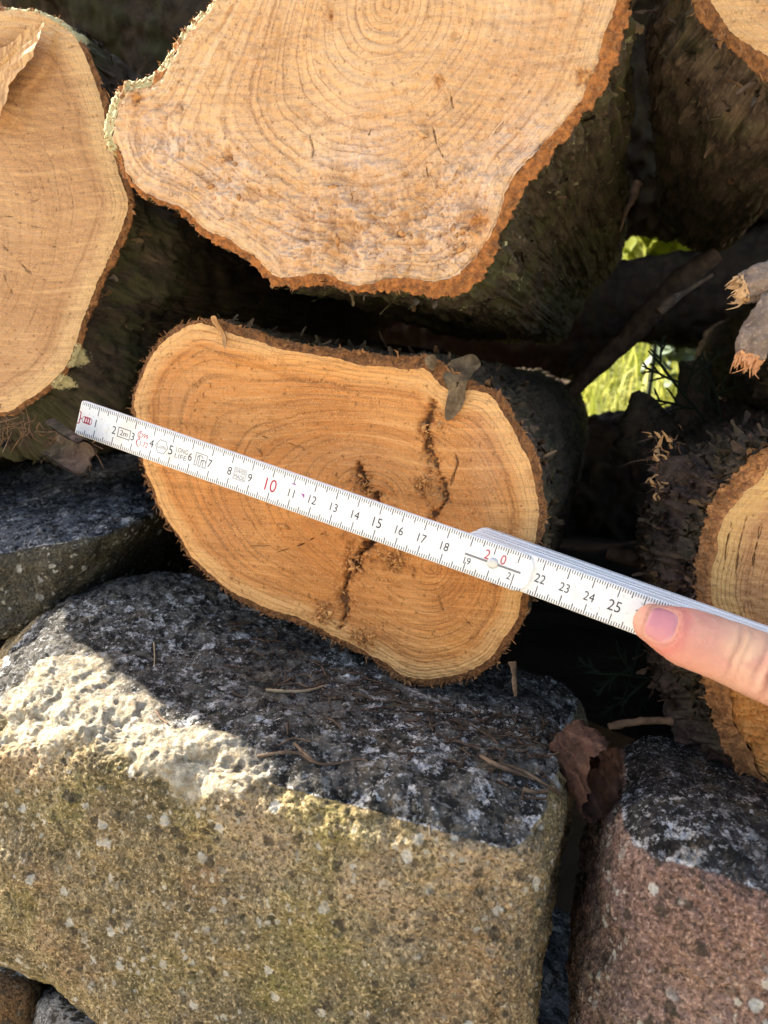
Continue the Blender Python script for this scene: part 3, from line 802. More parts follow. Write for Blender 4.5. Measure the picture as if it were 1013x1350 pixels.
# ------------------------------------------------------------------ stones
def make_stone(name, label, corners, mat, n=200, p=7.0, amp=3.0, freq=28.0, seed=0, bumps=(), topf=None, bare=None, group='stones of the dry wall', zones=(), chip=2.5, fineamp=1.3):
    """corners: 8 points, order (left/right, front/back, bottom/top): LFB RFB LBB RBB LFT RFT LBT RBT"""
    C = np.array(corners, float)
    g = np.linspace(-1, 1, n)
    A, B = np.meshgrid(g, g)
    A, B = A.ravel(), B.ravel()
    one = np.ones_like(A)
    mb = MB()
    V, F = [], []
    faces = [(-one, A, B, 1), (one, A, B, 0), (A, -one, B, 0), (A, one, B, 1), (A, B, -one, 1), (A, B, one, 0)]
    for k, (x, y, z, flip) in enumerate(faces):
        u = np.stack([x, y, z], 1)
        V.append(u)
        f = grid_faces(n, n)
        F.append((f[:, ::-1] if flip else f) + k * n * n)
    u = np.concatenate(V)
    if isinstance(p, tuple): p = (p[0] + (p[1] - p[0]) * sstep(-0.85, 0.5, u[:, 0]))[:, None]
    nrm_p = (np.abs(u) ** p).sum(1) ** (1 / np.ravel(p))
    u = u / nrm_p[:, None] * 1.02
    t = (u + 1) / 2
    P = 0
    for i in range(8):
        wx = t[:, 0] if i & 1 else 1 - t[:, 0]
        wy = t[:, 1] if i & 2 else 1 - t[:, 1]
        wz = t[:, 2] if i & 4 else 1 - t[:, 2]
        P = P + (wx * wy * wz)[:, None] * C[i]
    nn = np.sign(u) * np.abs(u) ** (p - 1)
    nn /= np.linalg.norm(nn, axis=1, keepdims=True)
    q = P + seed * 7.1
    h = amp * fbm(q * freq, 4, 0.5) + fineamp * (0.9 * fbm(q * 150, 4, 0.6) + 0.45 * ridged(q * 420, 2) + 0.8 * fbm(q * 75 + 3, 3))
    for (c, rad, a) in bumps:
        h += a * np.exp(-((P - c) ** 2).sum(1) / rad ** 2)
    e2 = np.sort(np.abs(u), axis=1)[:, 1]
    h -= chip * sstep(0.80, 0.98, e2) * (0.5 + 2.2 * np.clip(fbm(q * 38 + 2, 4, 0.55) + 0.1, 0, 1) + 0.5 * fbm(q * 160, 3))
    sunpale = np.zeros(len(P))  # mask of the colour lightened where the sun falls
    if bare is not None:
        for (c, rad) in bare:
            d = np.linalg.norm(P - c, axis=1) + 0.006 * fbm(q * 90, 3)
            sunpale = np.maximum(sunpale, 1 - sstep(rad * 0.7, rad, d))
        chunk = np.abs(ridged(q * 75, 3)) * 1.0
        h -= 0.65 * sunpale * fineamp * (0.9 * fbm(q * 150, 4, 0.6) + 0.45 * ridged(q * 420, 2))
        h += sunpale * (3.6 * fbm(q * 36 + 4, 4, 0.50) + 0.5 * fbm(q * 260 + 8, 4, 0.6) + 0.9 * np.round(1.6 * fbm(q * 42 + 1, 3)) - 1.2 * sstep(1.3, 1.8, chunk))
    P = P + nn * (h / 1000)[:, None]
    top = sstep(0.45, 0.8, nn[:, 2]) if topf is None else topf(P, nn, u)
    base = np.array([P[:, 0].mean(), P[:, 1].mean(), P[:, 2].min()])
    zz = {'zg': np.zeros(len(P)), 'zd': np.zeros(len(P)), 'zp': np.zeros(len(P)), 'zr': np.zeros(len(P))}
    wz = np.stack([0.012 * fbm(q * 45 + 5 * k, 4, 0.6) for k in range(3)], 1)
    for kind, c, rad in zones:
        zz[kind] = np.maximum(zz[kind], np.exp(-(((P + wz - c) ** 2).sum(1) / rad ** 2)))
    mb.add(P - base, np.concatenate(F), top=top, bare=sunpale, **zz)
    o = mb.build(name, mat)
    o.location = base
    tag(o, label, 'stone', group)
    return o, P, np.concatenate(F)


M_STONE = stone_mat('stone_ochre', (0.330, 0.232, 0.098), (0.460, 0.355, 0.195), (0.170, 0.125, 0.064), (0.052, 0.047, 0.038), (0.125, 0.115, 0.098), green=(0.150, 0.135, 0.030), gamt=0.55)
M_STONER = stone_mat('stone_red', (0.26, 0.165, 0.105), (0.36, 0.245, 0.175), (0.12, 0.078, 0.058), (0.028, 0.025, 0.023), (0.060, 0.053, 0.048), gamt=0.15, red=(0.205, 0.105, 0.080), white=0.9, dotamt=0.8)
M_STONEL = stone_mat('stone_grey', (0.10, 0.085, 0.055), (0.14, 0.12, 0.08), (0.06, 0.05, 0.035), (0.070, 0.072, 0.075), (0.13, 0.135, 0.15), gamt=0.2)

front_c = [at(-130, 1262, 0.238), at(648, 1620, 0.226), at(-120, 1130, 0.42), at(690, 1300, 0.42),
           at(-85, 905, 0.246), at(704, 1118, 0.230), at(95, 708, 0.405), at(778, 905, 0.41)]
front_stone, FSP, FSF = make_stone('wall_stone', 'big ochre lichen-spotted block under the measured log, grey on top, sunlit at its left corner', front_c, M_STONE, n=330, p=(4.5, 14), amp=3.2, freq=22, seed=1,
    bumps=[(at(60, 850, 0.25), 0.030, 5.0), (at(215, 745, 0.37), 0.05, 6.0), (at(-20, 1360, 0.225), 0.034, -16.0), (at(700, 1215, 0.222), 0.02, -3)],
    topf=lambda P, nn, u: sstep(0.50, 0.78, nn[:, 2] + 0.10 * sstep(0.1, 0.9, (u[:, 0] + 1) / 2)),
    zones=[('zp', at(25, 980, .236), .022), ('zp', at(320, 1080, .230), .020), ('zp', at(640, 1160, .228), .018), ('zp', at(520, 1180, .229), .016), ('zd', at(130, 1000, .235), .016), ('zd', at(190, 1040, .234), .018), ('zd', at(50, 1120, .235), .013), ('zd', at(150, 1250, .234), .022), ('zd', at(230, 1190, .233), .016), ('zd', at(330, 1330, .230), .018), ('zd', at(470, 1290, .229), .014), ('zd', at(560, 1240, .228), .014),
           ('zg', at(420, 1230, .230), .020), ('zg', at(380, 1300, .230), .018), ('zg', at(80, 1060, .235), .018), ('zg', at(250, 1090, .232), .014), ('zg', at(430, 1110, .230), .016), ('zr', at(640, 1280, .227), .024), ('zr', at(620, 1340, .227), .02), ('zr', at(0, 1020, .236), .014), ('zr', at(260, 1160, .232), .014), ('zd', at(660, 1200, .227), .008)],
    bare=[(at(40, 870, 0.25), 0.045), (at(130, 900, 0.245), 0.032), (at(190, 960, 0.238), 0.022), (at(250, 985, 0.236), 0.024), (at(310, 1010, 0.234), 0.014)])  # spots where sunlight is also put into the stone colour
right_c = [at(742, 1640, 0.228), at(1300, 1640, 0.226), at(745, 1190, 0.42), at(1300, 1190, 0.42),
           at(808, 1075, 0.252), at(1330, 1265, 0.238), at(815, 930, 0.40), at(1330, 1105, 0.40)]
right_stone, RSP, RSF = make_stone('wall_stone', 'reddish block at the lower right with a blackened top and white lichen along its edge', right_c, M_STONER, zones=[('zd', at(850, 1150, .24), 0.020), ('zd', at(900, 1240, .235), 0.024), ('zd', at(960, 1180, .235), 0.020), ('zd', at(800, 1260, .24), 0.024), ('zd', at(870, 1290, .235), 0.020), ('zr', at(880, 1200, .235), 0.034), ('zr', at(960, 1260, .235), 0.034), ('zp', at(840, 1110, .25), 0.020), ('zp', at(810, 1180, .245), 0.017), ('zp', at(930, 1320, .232), 0.027), ('zp', at(990, 1150, .237), 0.017), ('zg', at(940, 1300, .232), 0.014)], n=240, p=5.0, amp=3.0, freq=26, seed=2,
    topf=lambda P, nn, u: sstep(0.42, 0.72, nn[:, 2]))
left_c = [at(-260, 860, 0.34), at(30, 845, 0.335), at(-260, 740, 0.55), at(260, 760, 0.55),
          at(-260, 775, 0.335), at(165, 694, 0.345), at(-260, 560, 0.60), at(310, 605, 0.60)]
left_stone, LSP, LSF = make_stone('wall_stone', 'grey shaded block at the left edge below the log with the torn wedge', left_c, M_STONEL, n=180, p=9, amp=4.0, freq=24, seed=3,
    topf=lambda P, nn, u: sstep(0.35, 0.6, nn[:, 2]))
make_stone('wall_stone', 'small brown stone in the bottom left corner of the photo', [at(-160, 1480, 0.25), at(35, 1500, 0.25), at(-160, 1300, 0.40), at(45, 1300, 0.40),
    at(-160, 1235, 0.255), at(62, 1292, 0.255), at(-160, 1130, 0.40), at(60, 1150, 0.40)], stone_mat('stone_brown', (0.16, 0.095, 0.04), (0.2, 0.13, 0.06), (0.08, 0.05, 0.025), (0.10, 0.07, 0.035), (0.13, 0.09, 0.045), gamt=0.1, white=0.2), n=90, p=5, amp=3, seed=4)
make_stone('wall_stone', 'pale grey stone peeping out beneath the lower left corner of the big ochre block', [at(38, 1480, 0.232), at(330, 1560, 0.232), at(38, 1380, 0.36), at(330, 1400, 0.36),
    at(45, 1318, 0.236), at(330, 1440, 0.236), at(60, 1250, 0.36), at(330, 1290, 0.36)], stone_mat('stone_pale', (0.30, 0.27, 0.22), (0.36, 0.34, 0.30), (0.16, 0.14, 0.11), (0.3, 0.28, 0.24), (0.36, 0.35, 0.32), gamt=0.1), n=100, p=4, amp=3, seed=5)


# the course below carries these stones (it starts under the picture's lower edge)
for k, (x0, x1, z1) in enumerate(((-0.42, -0.20, 0.87), (-0.19, 0.0, 0.85), (0.01, 0.14, 0.80), (0.15, 0.46, 0.85))):
    make_stone('wall_stone', 'stone of the lower wall course, under the front blocks', [(x0, .225, .70), (x1, .22, .70), (x0, .50, .70), (x1, .50, .70), (x0, .23, z1), (x1, .225, z1), (x0, .50, z1), (x1, .50, z1)],
               M_STONEL if k % 2 else M_STONE, n=70, p=7, amp=4.0, seed=20 + k, group='stones of the lower course')


# ------------------------------------------------------------------ folding rule
M_WHITE = NT('rule_white')
_f = M_WHITE.mix(M_WHITE.mr(M_WHITE.noise(55, 4), 0.52, 0.75, 0, 0.5), (0.80, 0.785, 0.75), (0.66, 0.58, 0.46))
_f = M_WHITE.mix(M_WHITE.mr(M_WHITE.noise(700, 3), 0.61, 0.70, 0, 0.5), _f, (0.42, 0.37, 0.31))
_sc = M_WHITE.noise(1.0, 4, 0.7, vec=M_WHITE.map((90, 1100, 300), (0, 0, 0.5)))
_f = M_WHITE.mix(M_WHITE.mr(_sc, 0.62, 0.70, 0, 0.35), _f, (0.50, 0.47, 0.43))
M_WHITE = M_WHITE.done(_f, 0.42, None, 0.4)
M_INK = plain('ink_black', (0.035, 0.035, 0.042), 0.6)
M_GREY = plain('ink_grey', (0.16, 0.16, 0.17), 0.6)
M_RED = plain('ink_red', (0.45, 0.03, 0.06), 0.6)
M_PINK = plain('ink_pink', (0.42, 0.12, 0.36), 0.6)
M_STEEL = plain('rivet_steel', (0.55, 0.55, 0.54), 0.35, Metallic=0.6)
M_SLOT = plain('spring_steel', (0.20, 0.20, 0.21), 0.4, Metallic=0.5)

c2w = lambda v: RIGHT * v[0] - UP * v[1] + FWD * v[2]
rule_o = CAM + c2w((-0.1386, -0.0513, 0.3527))
rx = c2w((0.9208, 0.3204, -0.2222)); rx /= np.linalg.norm(rx)
rn = np.array([0.03, -1.0, 0.06]); rn -= rx * (rn @ rx); rn /= np.linalg.norm(rn)
ry = np.cross(rn, rx)
MAT_RULE = Matrix([[rx[k], ry[k], rn[k], rule_o[k]] for k in range(3)] + [[0, 0, 0, 1]])
rule = bpy.data.objects.new('folding_rule', None)
rule.empty_display_size = 0.02
COL.objects.link(rule)
rule.matrix_world = MAT_RULE
tag(rule, 'white two metre folding rule held across the central log end', 'folding rule')
RW, RT = 0.0160, 0.0030


def plate(mb, outline, z0, z1, bev=0.0004):
    """flat plate with softened edges; outline counter-clockwise"""
    o = np.array(outline, float)
    c = o.mean(0)
    tn = np.roll(o, -1, 0) - np.roll(o, 1, 0)
    tn /= np.linalg.norm(tn, axis=1, keepdims=True)
    nn = np.stack([tn[:, 1], -tn[:, 0]], 1)
    L = [(o - nn * bev, z0), (o, z0 + bev), (o, z1 - bev), (o - nn * bev, z1)]
    n = len(o)
    V = np.concatenate([np.c_[a, np.full(n, z)] for a, z in L])
    mb.add(V, grid_faces(n, 4, True))
    mb.f.append(np.array([list(range(n))[::-1]]) + mb.n - 4 * n)
    mb.f.append(np.array([list(range(n))]) + mb.n - n)


def blade_outline(x0, x1, r0, r1):
    pts = []
    def corner(cx, cy, r, a0):
        for a in np.linspace(a0, a0 + 90, 7): pts.append((cx + r * math.cos(R(a)), cy + r * math.sin(R(a))))
    corner(x0 + r0, -RW + r0, r0, 180)
    corner(x1 - r1, -RW + r1, r1, 270)
    corner(x1 - r1, -r1, r1, 0)
    corner(x0 + r0, -r0, r0, 90)
    return pts


mb = MB(); plate(mb, blade_outline(-0.0002, 0.2165, 0.0013, 0.0055), -RT, 0)
blade = mb.build('rule_blade', M_WHITE, rule, smooth=False)
B2 = Matrix.Translation((0.2005, -0.008, 0)) @ Matrix.Rotation(R(0.3), 4, 'Z') @ Matrix.Rotation(R(-5.0), 4, 'Y') @ Matrix.Translation((-0.2005, 0.008, 0))
stack = []
for k in range(9):
    mb = MB()
    plate(mb, blade_outline(0.184 + 0.0003 * random.random(), 0.3998, 0.0055, 0.0055), -RT * (k + 2) - 0.0001 * (k + 1), -RT * (k + 1) - 0.0001 * (k + 1), 0.0005)
    o = mb.build('rule_blade', M_WHITE, rule, smooth=False)
    o.matrix_local = B2 @ Matrix.Translation((0, RNG.uniform(-0.0004, 0.0003), 0))
    stack.append(o)


def ticks(mb, x0, x1, z, edges=False, zt=None):
    k0, k1 = math.ceil(x0 * 1000), math.floor(x1 * 1000)
    for k in range(k0, k1 + 1):
        L = 0.0046 if k % 10 == 0 else 0.0030 if k % 5 == 0 else 0.0019
        w = 0.00015 if k % 5 else 0.00018
        x = k / 1000
        for (ya, yb) in ((-0.0003, -L), (-RW + L, -RW + 0.0003)):
            mb.add([(x - w, yb, z), (x + w, yb, z), (x + w, ya, z), (x - w, ya, z)], [[0, 1, 2, 3]])


EPS = 0.00006
mb = MB(); ticks(mb, 0.001, 0.2145, EPS); mb.build('scale_marks', M_INK, blade, smooth=False)
mb = MB(); ticks(mb, 0.2165, 0.398, -RT - 0.0001 + EPS); mb.build('scale_marks', M_INK, stack[0], smooth=False)
# the printed scale wraps over the narrow edges of the folded blades behind
for k in (1, 3, 5, 7, 8):
    mb = MB()
    z0 = -RT * (k + 1) - 0.0001 * (k + 1)
    for q in range(191, 398):
        x = q / 1000
        for za, zb in ((z0 - 0.0013, z0 - 0.0006),):
            mb.add([(x - .00015, EPS * .8, za), (x + .00015, EPS * .8, za), (x + .00015, EPS * .8, zb), (x - .00015, EPS * .8, zb)], [[0, 3, 2, 1]])
    mb.build('scale_marks', M_GREY, stack[k], smooth=False)

_dg = None


def text_geo(s, height, width=None):
    cu = bpy.data.curves.new('t', 'FONT')
    cu.body = s
    cu.resolution_u = 4
    o = bpy.data.objects.new('t', cu)
    COL.objects.link(o)
    me = bpy.data.meshes.new_from_object(o.evaluated_get(bpy.context.evaluated_depsgraph_get()))
    v = np.array([x.co[:] for x in me.vertices])
    f = [list(p.vertices) for p in me.polygons]
    bpy.data.objects.remove(o); bpy.data.curves.remove(cu); bpy.data.meshes.remove(me)
    lo, hi = v.min(0), v.max(0)
    v = v - (lo + hi) / 2
    sy = height / (hi[1] - lo[1])
    sx = sy * 0.86 if width is None else width / (hi[0] - lo[0])
    return v * np.array([sx, sy, 0]), f


def put(mb, s, x, y, h, z, width=None, rot=0.0):
    v, f = text_geo(s, h, width)
    c, sn = math.cos(rot), math.sin(rot)
    v = np.c_[v[:, 0] * c - v[:, 1] * sn + x, v[:, 0] * sn + v[:, 1] * c + y, np.full(len(v), z)]
    n0 = mb.n
    mb.add(v, np.array([f[0]]) if len(f) == 1 else [f[0]])
    for q in f[1:]: mb.f.append(np.array([q]) + n0)


def stroke(mb, pts, w, z, closed=False):
    pts = np.array(pts, float)
    m = len(pts)
    for i in range(m if closed else m - 1):
        a, b = pts[i], pts[(i + 1) % m]
        d = (b - a) / (np.linalg.norm(b - a) + 1e-9)
        n = np.array([-d[1], d[0]]) * w / 2
        a, b = a - d * w / 2, b + d * w / 2
        mb.add([(*(a - n), z), (*(b - n), z), (*(b + n), z), (*(a + n), z)], [[0, 1, 2, 3]])


def arc(cx, cy, rx_, ry_, a0, a1, n=14):
    a = np.linspace(R(a0), R(a1), n)
    return np.c_[cx + rx_ * np.cos(a), cy + ry_ * np.sin(a)]


YM = -0.0082
NH = 0.0036
mb = MB()
for k in range(1, 19):
    if k == 10: continue
    h = 0.0042 if k in (5, 15) else NH
    put(mb, str(k), k / 100 - (0.0003 if k < 10 else 0), YM - (0.0003 if k == 11 else 0), h, EPS)
put(mb, '19', 0.1905, YM - 0.0026, 0.0029, EPS)
put(mb, '21', 0.2088, YM - 0.0026, 0.0029, EPS)
mb.build('printed_numbers', M_INK, blade, smooth=False)
mb = MB()
put(mb, '10', 0.1, YM, 0.0056, EPS)
put(mb, '2', 0.1975, YM + 0.0028, 0.0040, EPS); put(mb, '0', 0.2042, YM + 0.0028, 0.0040, EPS)
mb.build('printed_numbers', M_RED, blade, smooth=False)
mb = MB()
put(mb, 'D99', 0.0351, YM + 0.0019, 0.0022, EPS); put(mb, '1.1.72', 0.0351, YM - 0.0017, 0.0022, EPS)
stroke(mb, arc(0.0345, YM + 0.0019, 0.0025, 0.0019, 110, 250), 0.0003, EPS); stroke(mb, arc(0.0345, YM - 0.0017, 0.0025, 0.0019, 110, 250), 0.0003, EPS)
mb.build('printed_code', M_RED, blade, smooth=False)
mb = MB()
stroke(mb, np.vstack([arc(0.0063, YM, 0.0013, 0.0015, -90, 90, 8), arc(0.0036, YM, 0.0013, 0.0015, 90, 270, 8)]), 0.00026, EPS, True)
for q in (0.0038, 0.0050, 0.0062): stroke(mb, [(q, YM - 0.0011), (q, YM + 0.0011)], 0.0006, EPS)
stroke(mb, [(0.0036, YM + 0.0011), (0.0064, YM + 0.0011)], 0.0004, EPS); stroke(mb, [(0.0036, YM - 0.0011), (0.0064, YM - 0.0011)], 0.0004, EPS)
stroke(mb, [(0.0004, YM + 0.0030), (0.0011, YM + 0.0026), (0.0011, YM + 0.0005), (0.0016, YM), (0.0011, YM - 0.0005), (0.0011, YM - 0.0022), (0.0004, YM - 0.0026)], 0.0005, EPS)
stroke(mb, [(0.0017, YM), (0.0022, YM)], 0.0003, EPS)
mb.build('printed_emblem', M_RED, blade, smooth=False)
mb = MB()
put(mb, '2m', 0.0250, YM, 0.0024, EPS, 0.0040)
stroke(mb, [(0.0219, YM - 0.0021), (0.0282, YM - 0.0021), (0.0282, YM + 0.0021), (0.0219, YM + 0.0021)], 0.0003, EPS, True)
mb.build('printed_emblem', M_INK, blade, smooth=False)
mb = MB()
stroke(mb, arc(0.0450, YM, 0.0031, 0.0033, 0, 300, 6), 0.00028, EPS, True)
put(mb, 'Lüthi', 0.0450, YM, 0.0018, EPS, 0.0044)
put(mb, 'LONG', 0.0552, YM + 0.0013, 0.0021, EPS, 0.0060); put(mb, 'LIFE', 0.0552, YM - 0.0015, 0.0021, EPS, 0.0060)
xs, ys_ = 0.0651, YM
stroke(mb, [(xs - 0.0028, ys_ - 0.0027), (xs - 0.0028, ys_ + 0.0029), (xs + 0.0028, ys_ + 0.0029), (xs + 0.0028, ys_ - 0.0027), (xs + 0.0013, ys_ - 0.0027), (xs + 0.0013, ys_ + 0.0002), (xs + 0.0003, ys_ + 0.0002),
             (xs + 0.0003, ys_ - 0.0027), (xs - 0.0008, ys_ - 0.0027), (xs - 0.0008, ys_ + 0.0015), (xs - 0.0017, ys_ + 0.0015), (xs - 0.0017, ys_ - 0.0027)], 0.0003, EPS, True)
stroke(mb, arc(xs - 0.0005, ys_ + 0.0011, 0.0013, 0.0010, 0, 180), 0.0003, EPS); stroke(mb, arc(xs + 0.0015, ys_ - 0.0004, 0.0010, 0.0010, 0, 180), 0.0003, EPS)
put(mb, 'SWISS', 0.0848, YM + 0.0011, 0.0018, EPS, 0.0050); put(mb, 'MADE', 0.0848, YM - 0.0013, 0.0018, EPS, 0.0050)
stroke(mb, [(0.0819, YM - 0.0026), (0.0877, YM - 0.0026), (0.0877, YM + 0.0024), (0.0819, YM + 0.0024)], 0.0002, EPS, True)
mb.build('printed_emblem', M_GREY, blade, smooth=False)
mb = MB()
mb.add([(0.1141, YM + 0.0012, EPS), (0.1162, YM - 0.0006, EPS), (0.1150, YM + 0.0003, EPS), (0.1158, YM + 0.0012, EPS)], [[0, 1, 2, 3]])
mb.add([(0.1090, -0.0046, EPS), (0.1112, -0.0046, EPS), (0.1110, -0.0041, EPS), (0.1092, -0.0041, EPS)], [[0, 1, 2, 3]])
mb.build('ink_stain', M_PINK, blade, smooth=False)
mb = MB()
for k in range(22, 40):
    put(mb, str(k), k / 100, YM, 0.0044 if k in (25, 35) else NH, -RT - 0.0001 + EPS)
mb.build('printed_numbers', M_INK, stack[0], smooth=False)
# joint: rivet on a sprung slot, and the small pressed rivet near the tip
mb = MB(); plate(mb, [(0.1888, YM - .00035), (0.2122, YM - .00035), (0.2122, YM + .00045), (0.1888, YM + .00045)], -0.0005, 0.00025, 0.0001); mb.build('joint_spring', M_SLOT, blade, smooth=False)


def dome(mb, x, y, r, h, z0=0.0):
    n, V = 28, []
    prof = [(1.0, 0.0), (0.97, 0.5), (0.86, 0.85), (0.6, 1.0), (0.25, 1.04)]
    for pr, ph in prof:
        a = np.linspace(0, 2 * np.pi, n, endpoint=False)
        V.append(np.c_[x + r * pr * np.cos(a), y + r * pr * np.sin(a), np.full(n, z0 + h * ph)])
    mb.add(np.concatenate(V), grid_faces(n, len(prof), True))
    mb.f.append(np.array([list(range(n))]) + mb.n - n)


mb = MB(); dome(mb, 0.2005, YM + 0.0001, 0.0023, 0.0007); mb.build('rivet', M_STEEL, blade)
mb = MB(); dome(mb, 0.0155, YM - 0.0003, 0.0015, 0.00025); mb.build('rivet', M_WHITE, blade)


# ------------------------------------------------------------------ hand
def skin_material():
    n = NT('skin')
    tip, knu, yel = n.attr('tip'), n.attr('fold'), n.attr('pale')
    a = n.mix(n.mr(n.noise(70, 3), 0.35, 0.65), (0.57, 0.295, 0.200), (0.66, 0.385, 0.255))
    a = n.mix(n.mr(n.noise(260, 4, 0.6), 0.45, 0.65, 0, 0.5), a, (0.66, 0.32, 0.235))
    a = n.mix(n.m_('MULTIPLY', yel, 0.8), a, (0.76, 0.50, 0.29))
    a = n.mix(n.m_('MULTIPLY', tip, 0.9), a, (0.58, 0.185, 0.145))
    a = n.mix(n.m_('MULTIPLY', knu, 0.75), a, (0.38, 0.14, 0.09))
    a = n.mix(n.mr(n.noise(500, 3), 0.55, 0.8, 0, 0.25), a, (0.75, 0.50, 0.38))
    v = n.voro(1500, 'DISTANCE_TO_EDGE')
    h = n.m_('ADD', n.m_('MULTIPLY', n.mr(v, 0.0, 0.25), 0.5), n.m_('MULTIPLY', n.noise(2500, 2), 0.4))
    m = n.done(a, 0.52, n.bump(h, 0.5, 0.0004), 0.35)
    n.p.inputs['Subsurface Weight'].default_value = 0.12
    n.p.inputs['Subsurface Radius'].default_value = (1.0, 0.35, 0.2)
    n.p.inputs['Subsurface Scale'].default_value = 0.004
    return m


M_SKIN = skin_material()
M_NAIL = NT('nail')
_c = M_NAIL.mix(M_NAIL.attr('lunula'), (0.50, 0.195, 0.205), (0.58, 0.29, 0.28))
_c = M_NAIL.mix(M_NAIL.m_('MULTIPLY', M_NAIL.attr('free'), 0.4), _c, (0.70, 0.45, 0.40))
M_NAIL = M_NAIL.done(_c, 0.30, None, 0.5)


def cam_pt(px, py, depth):
    return atd(px, py, depth)


def loft(mb, pts, rad_a, rad_b, up, n=40, nseg=32):
    """tapered limb: elliptical rings, half-width rad_a across, half-thickness rad_b along 'up'; rounded ends"""
    pts = np.asarray(pts, float)
    x = np.linspace(0, 1, len(pts))
    xs = np.linspace(0, 1, n)
    P = smooth_path(pts, n)
    ra, rb = np.interp(xs, x, rad_a), np.interp(xs, x, rad_b)
    T = np.gradient(P, axis=0)
    T /= np.linalg.norm(T, axis=1, keepdims=True)
    a = np.linspace(0, 2 * np.pi, nseg, endpoint=False)
    rings = []
    def ring(p, t, r1, r2):
        u = up - t * (up @ t); u /= np.linalg.norm(u)
        s = np.cross(t, u)
        return p + np.cos(a)[:, None] * s * r1 + np.sin(a)[:, None] * u * r2
    for e, sg in ((0, -1), (n - 1, 1)):
        cap = []
        for q in np.linspace(85, 8, 8):
            k = math.cos(R(q))
            off = math.sin(R(q)) * ra[e] * 0.9
            cap.append(ring(P[e] + sg * T[e] * off, T[e], ra[e] * k, rb[e] * k))
        if sg < 0: rings = cap + rings
        else: rings = rings + cap[::-1]
        if sg < 0: rings += [ring(P[k], T[k], ra[k], rb[k]) for k in range(n)]
    V = np.concatenate(rings)
    m = len(rings)
    mb.add(V, grid_faces(nseg, m, True))
    for e, rev in ((0, False), (m - 1, True)):
        idx = list(range(e * nseg, (e + 1) * nseg))
        mb.f.append(np.array([idx]) + mb.n - len(V))


toward = -FWD
th_axis = [cam_pt(859, 821, 0.2812), cam_pt(900, 838, 0.2780), cam_pt(950, 856, 0.2755), cam_pt(1003, 878, 0.2720), cam_pt(1060, 902, 0.270), cam_pt(1130, 935, 0.272), cam_pt(1235, 985, 0.280), cam_pt(1320, 1030, 0.290)]
th_up = toward + 0.18 * UP
th_up /= np.linalg.norm(th_up)
hand_base = cam_pt(1230, 985, 0.30)
mb = MB()
loft(mb, th_axis, [0.0072, 0.0108, 0.0112, 0.0119, 0.0122, 0.0125, 0.016, 0.017], [0.0058, 0.0078, 0.0086, 0.0098, 0.0105, 0.011, 0.014, 0.014], th_up, n=60)
# palm, four fingers curled round the back of the folded blades, and the wrist leading out to the right
def rule_pt(x, y, z): return np.array((MAT_RULE @ Vector((x, y, z + max(0, x - 0.2) * 0.1045)))[:])
palm_a, palm_b = cam_pt(1330, 1035, 0.300), cam_pt(1500, 960, 0.315)
wr = [cam_pt(1330, 1030, 0.302), cam_pt(1420, 1060, 0.300), cam_pt(1540, 1130, 0.292), cam_pt(1700, 1220, 0.28), cam_pt(1950, 1330, 0.27)]
loft(mb, wr, [0.026, 0.036, 0.034, 0.028, 0.033], [0.012, 0.015, 0.016, 0.019, 0.024], th_up, n=50)
for k, (dx, ln) in enumerate(((0.0, 0.92), (0.019, 1.0), (0.038, 0.94), (0.055, 0.78))):
    x0 = 0.345 + dx
    f = [rule_pt(x0 + 0.050, -0.052, -0.016), rule_pt(x0 + 0.026, -0.040, -0.034), rule_pt(x0 + 0.004, -0.020, -0.0415), rule_pt(x0 - 0.010 * ln, -0.002, -0.0415), rule_pt(x0 - 0.016 * ln, 0.008 * ln, -0.040)]
    loft(mb, f, [0.0105, 0.0095, 0.0086, 0.0078, 0.0066], [0.0105, 0.0092, 0.0080, 0.0072, 0.0060], np.array(rn), n=30, nseg=20)
tmp = mb.build('tmp', M_SKIN)
rm = tmp.modifiers.new('r', 'REMESH'); rm.mode = 'VOXEL'; rm.voxel_size = 0.00085
sm = tmp.modifiers.new('s', 'SMOOTH'); sm.factor = 0.5; sm.iterations = 6
me = bpy.data.meshes.new_from_object(tmp.evaluated_get(bpy.context.evaluated_depsgraph_get()))
bpy.data.objects.remove(tmp)
nv = len(me.vertices)
hv = np.empty(nv * 3, np.float32); me.vertices.foreach_get('co', hv); hv = hv.reshape(-1, 3).astype(float)
hn = np.empty(nv * 3, np.float32); me.vertices.foreach_get('normal', hn); hn = hn.reshape(-1, 3).astype(float)
hq = np.empty(len(me.polygons) * 4, np.int32); me.loops.foreach_get('vertex_index', hq); hq = hq.reshape(-1, 4)
ta = smooth_path(th_axis, 200)
tt = np.gradient(ta, axis=0); tt /= np.linalg.norm(tt, axis=1, keepdims=True)
sarc = np.concatenate([[0], np.cumsum(np.linalg.norm(np.diff(ta, axis=0), axis=1))])
dist = np.full(nv, 9.0); along = np.zeros(nv); idx = np.zeros(nv, int)
for k in range(0, 200, 2):
    d = np.linalg.norm(hv - ta[k], axis=1)
    m = d < dist
    dist[m] = d[m]; idx[m] = k
along = sarc[idx] + ((hv - ta[idx]) * tt[idx]).sum(1)
upc = np.array([th_up - t * (th_up @ t) for t in tt]); upc /= np.linalg.norm(upc, axis=1, keepdims=True)
sd = np.cross(tt, upc)
lat = ((hv - ta[idx]) * sd[idx]).sum(1)
upn = ((hv - ta[idx]) * upc[idx]).sum(1)
near = dist < 0.02
facing = np.clip(upn / 0.006, 0, 1) * near
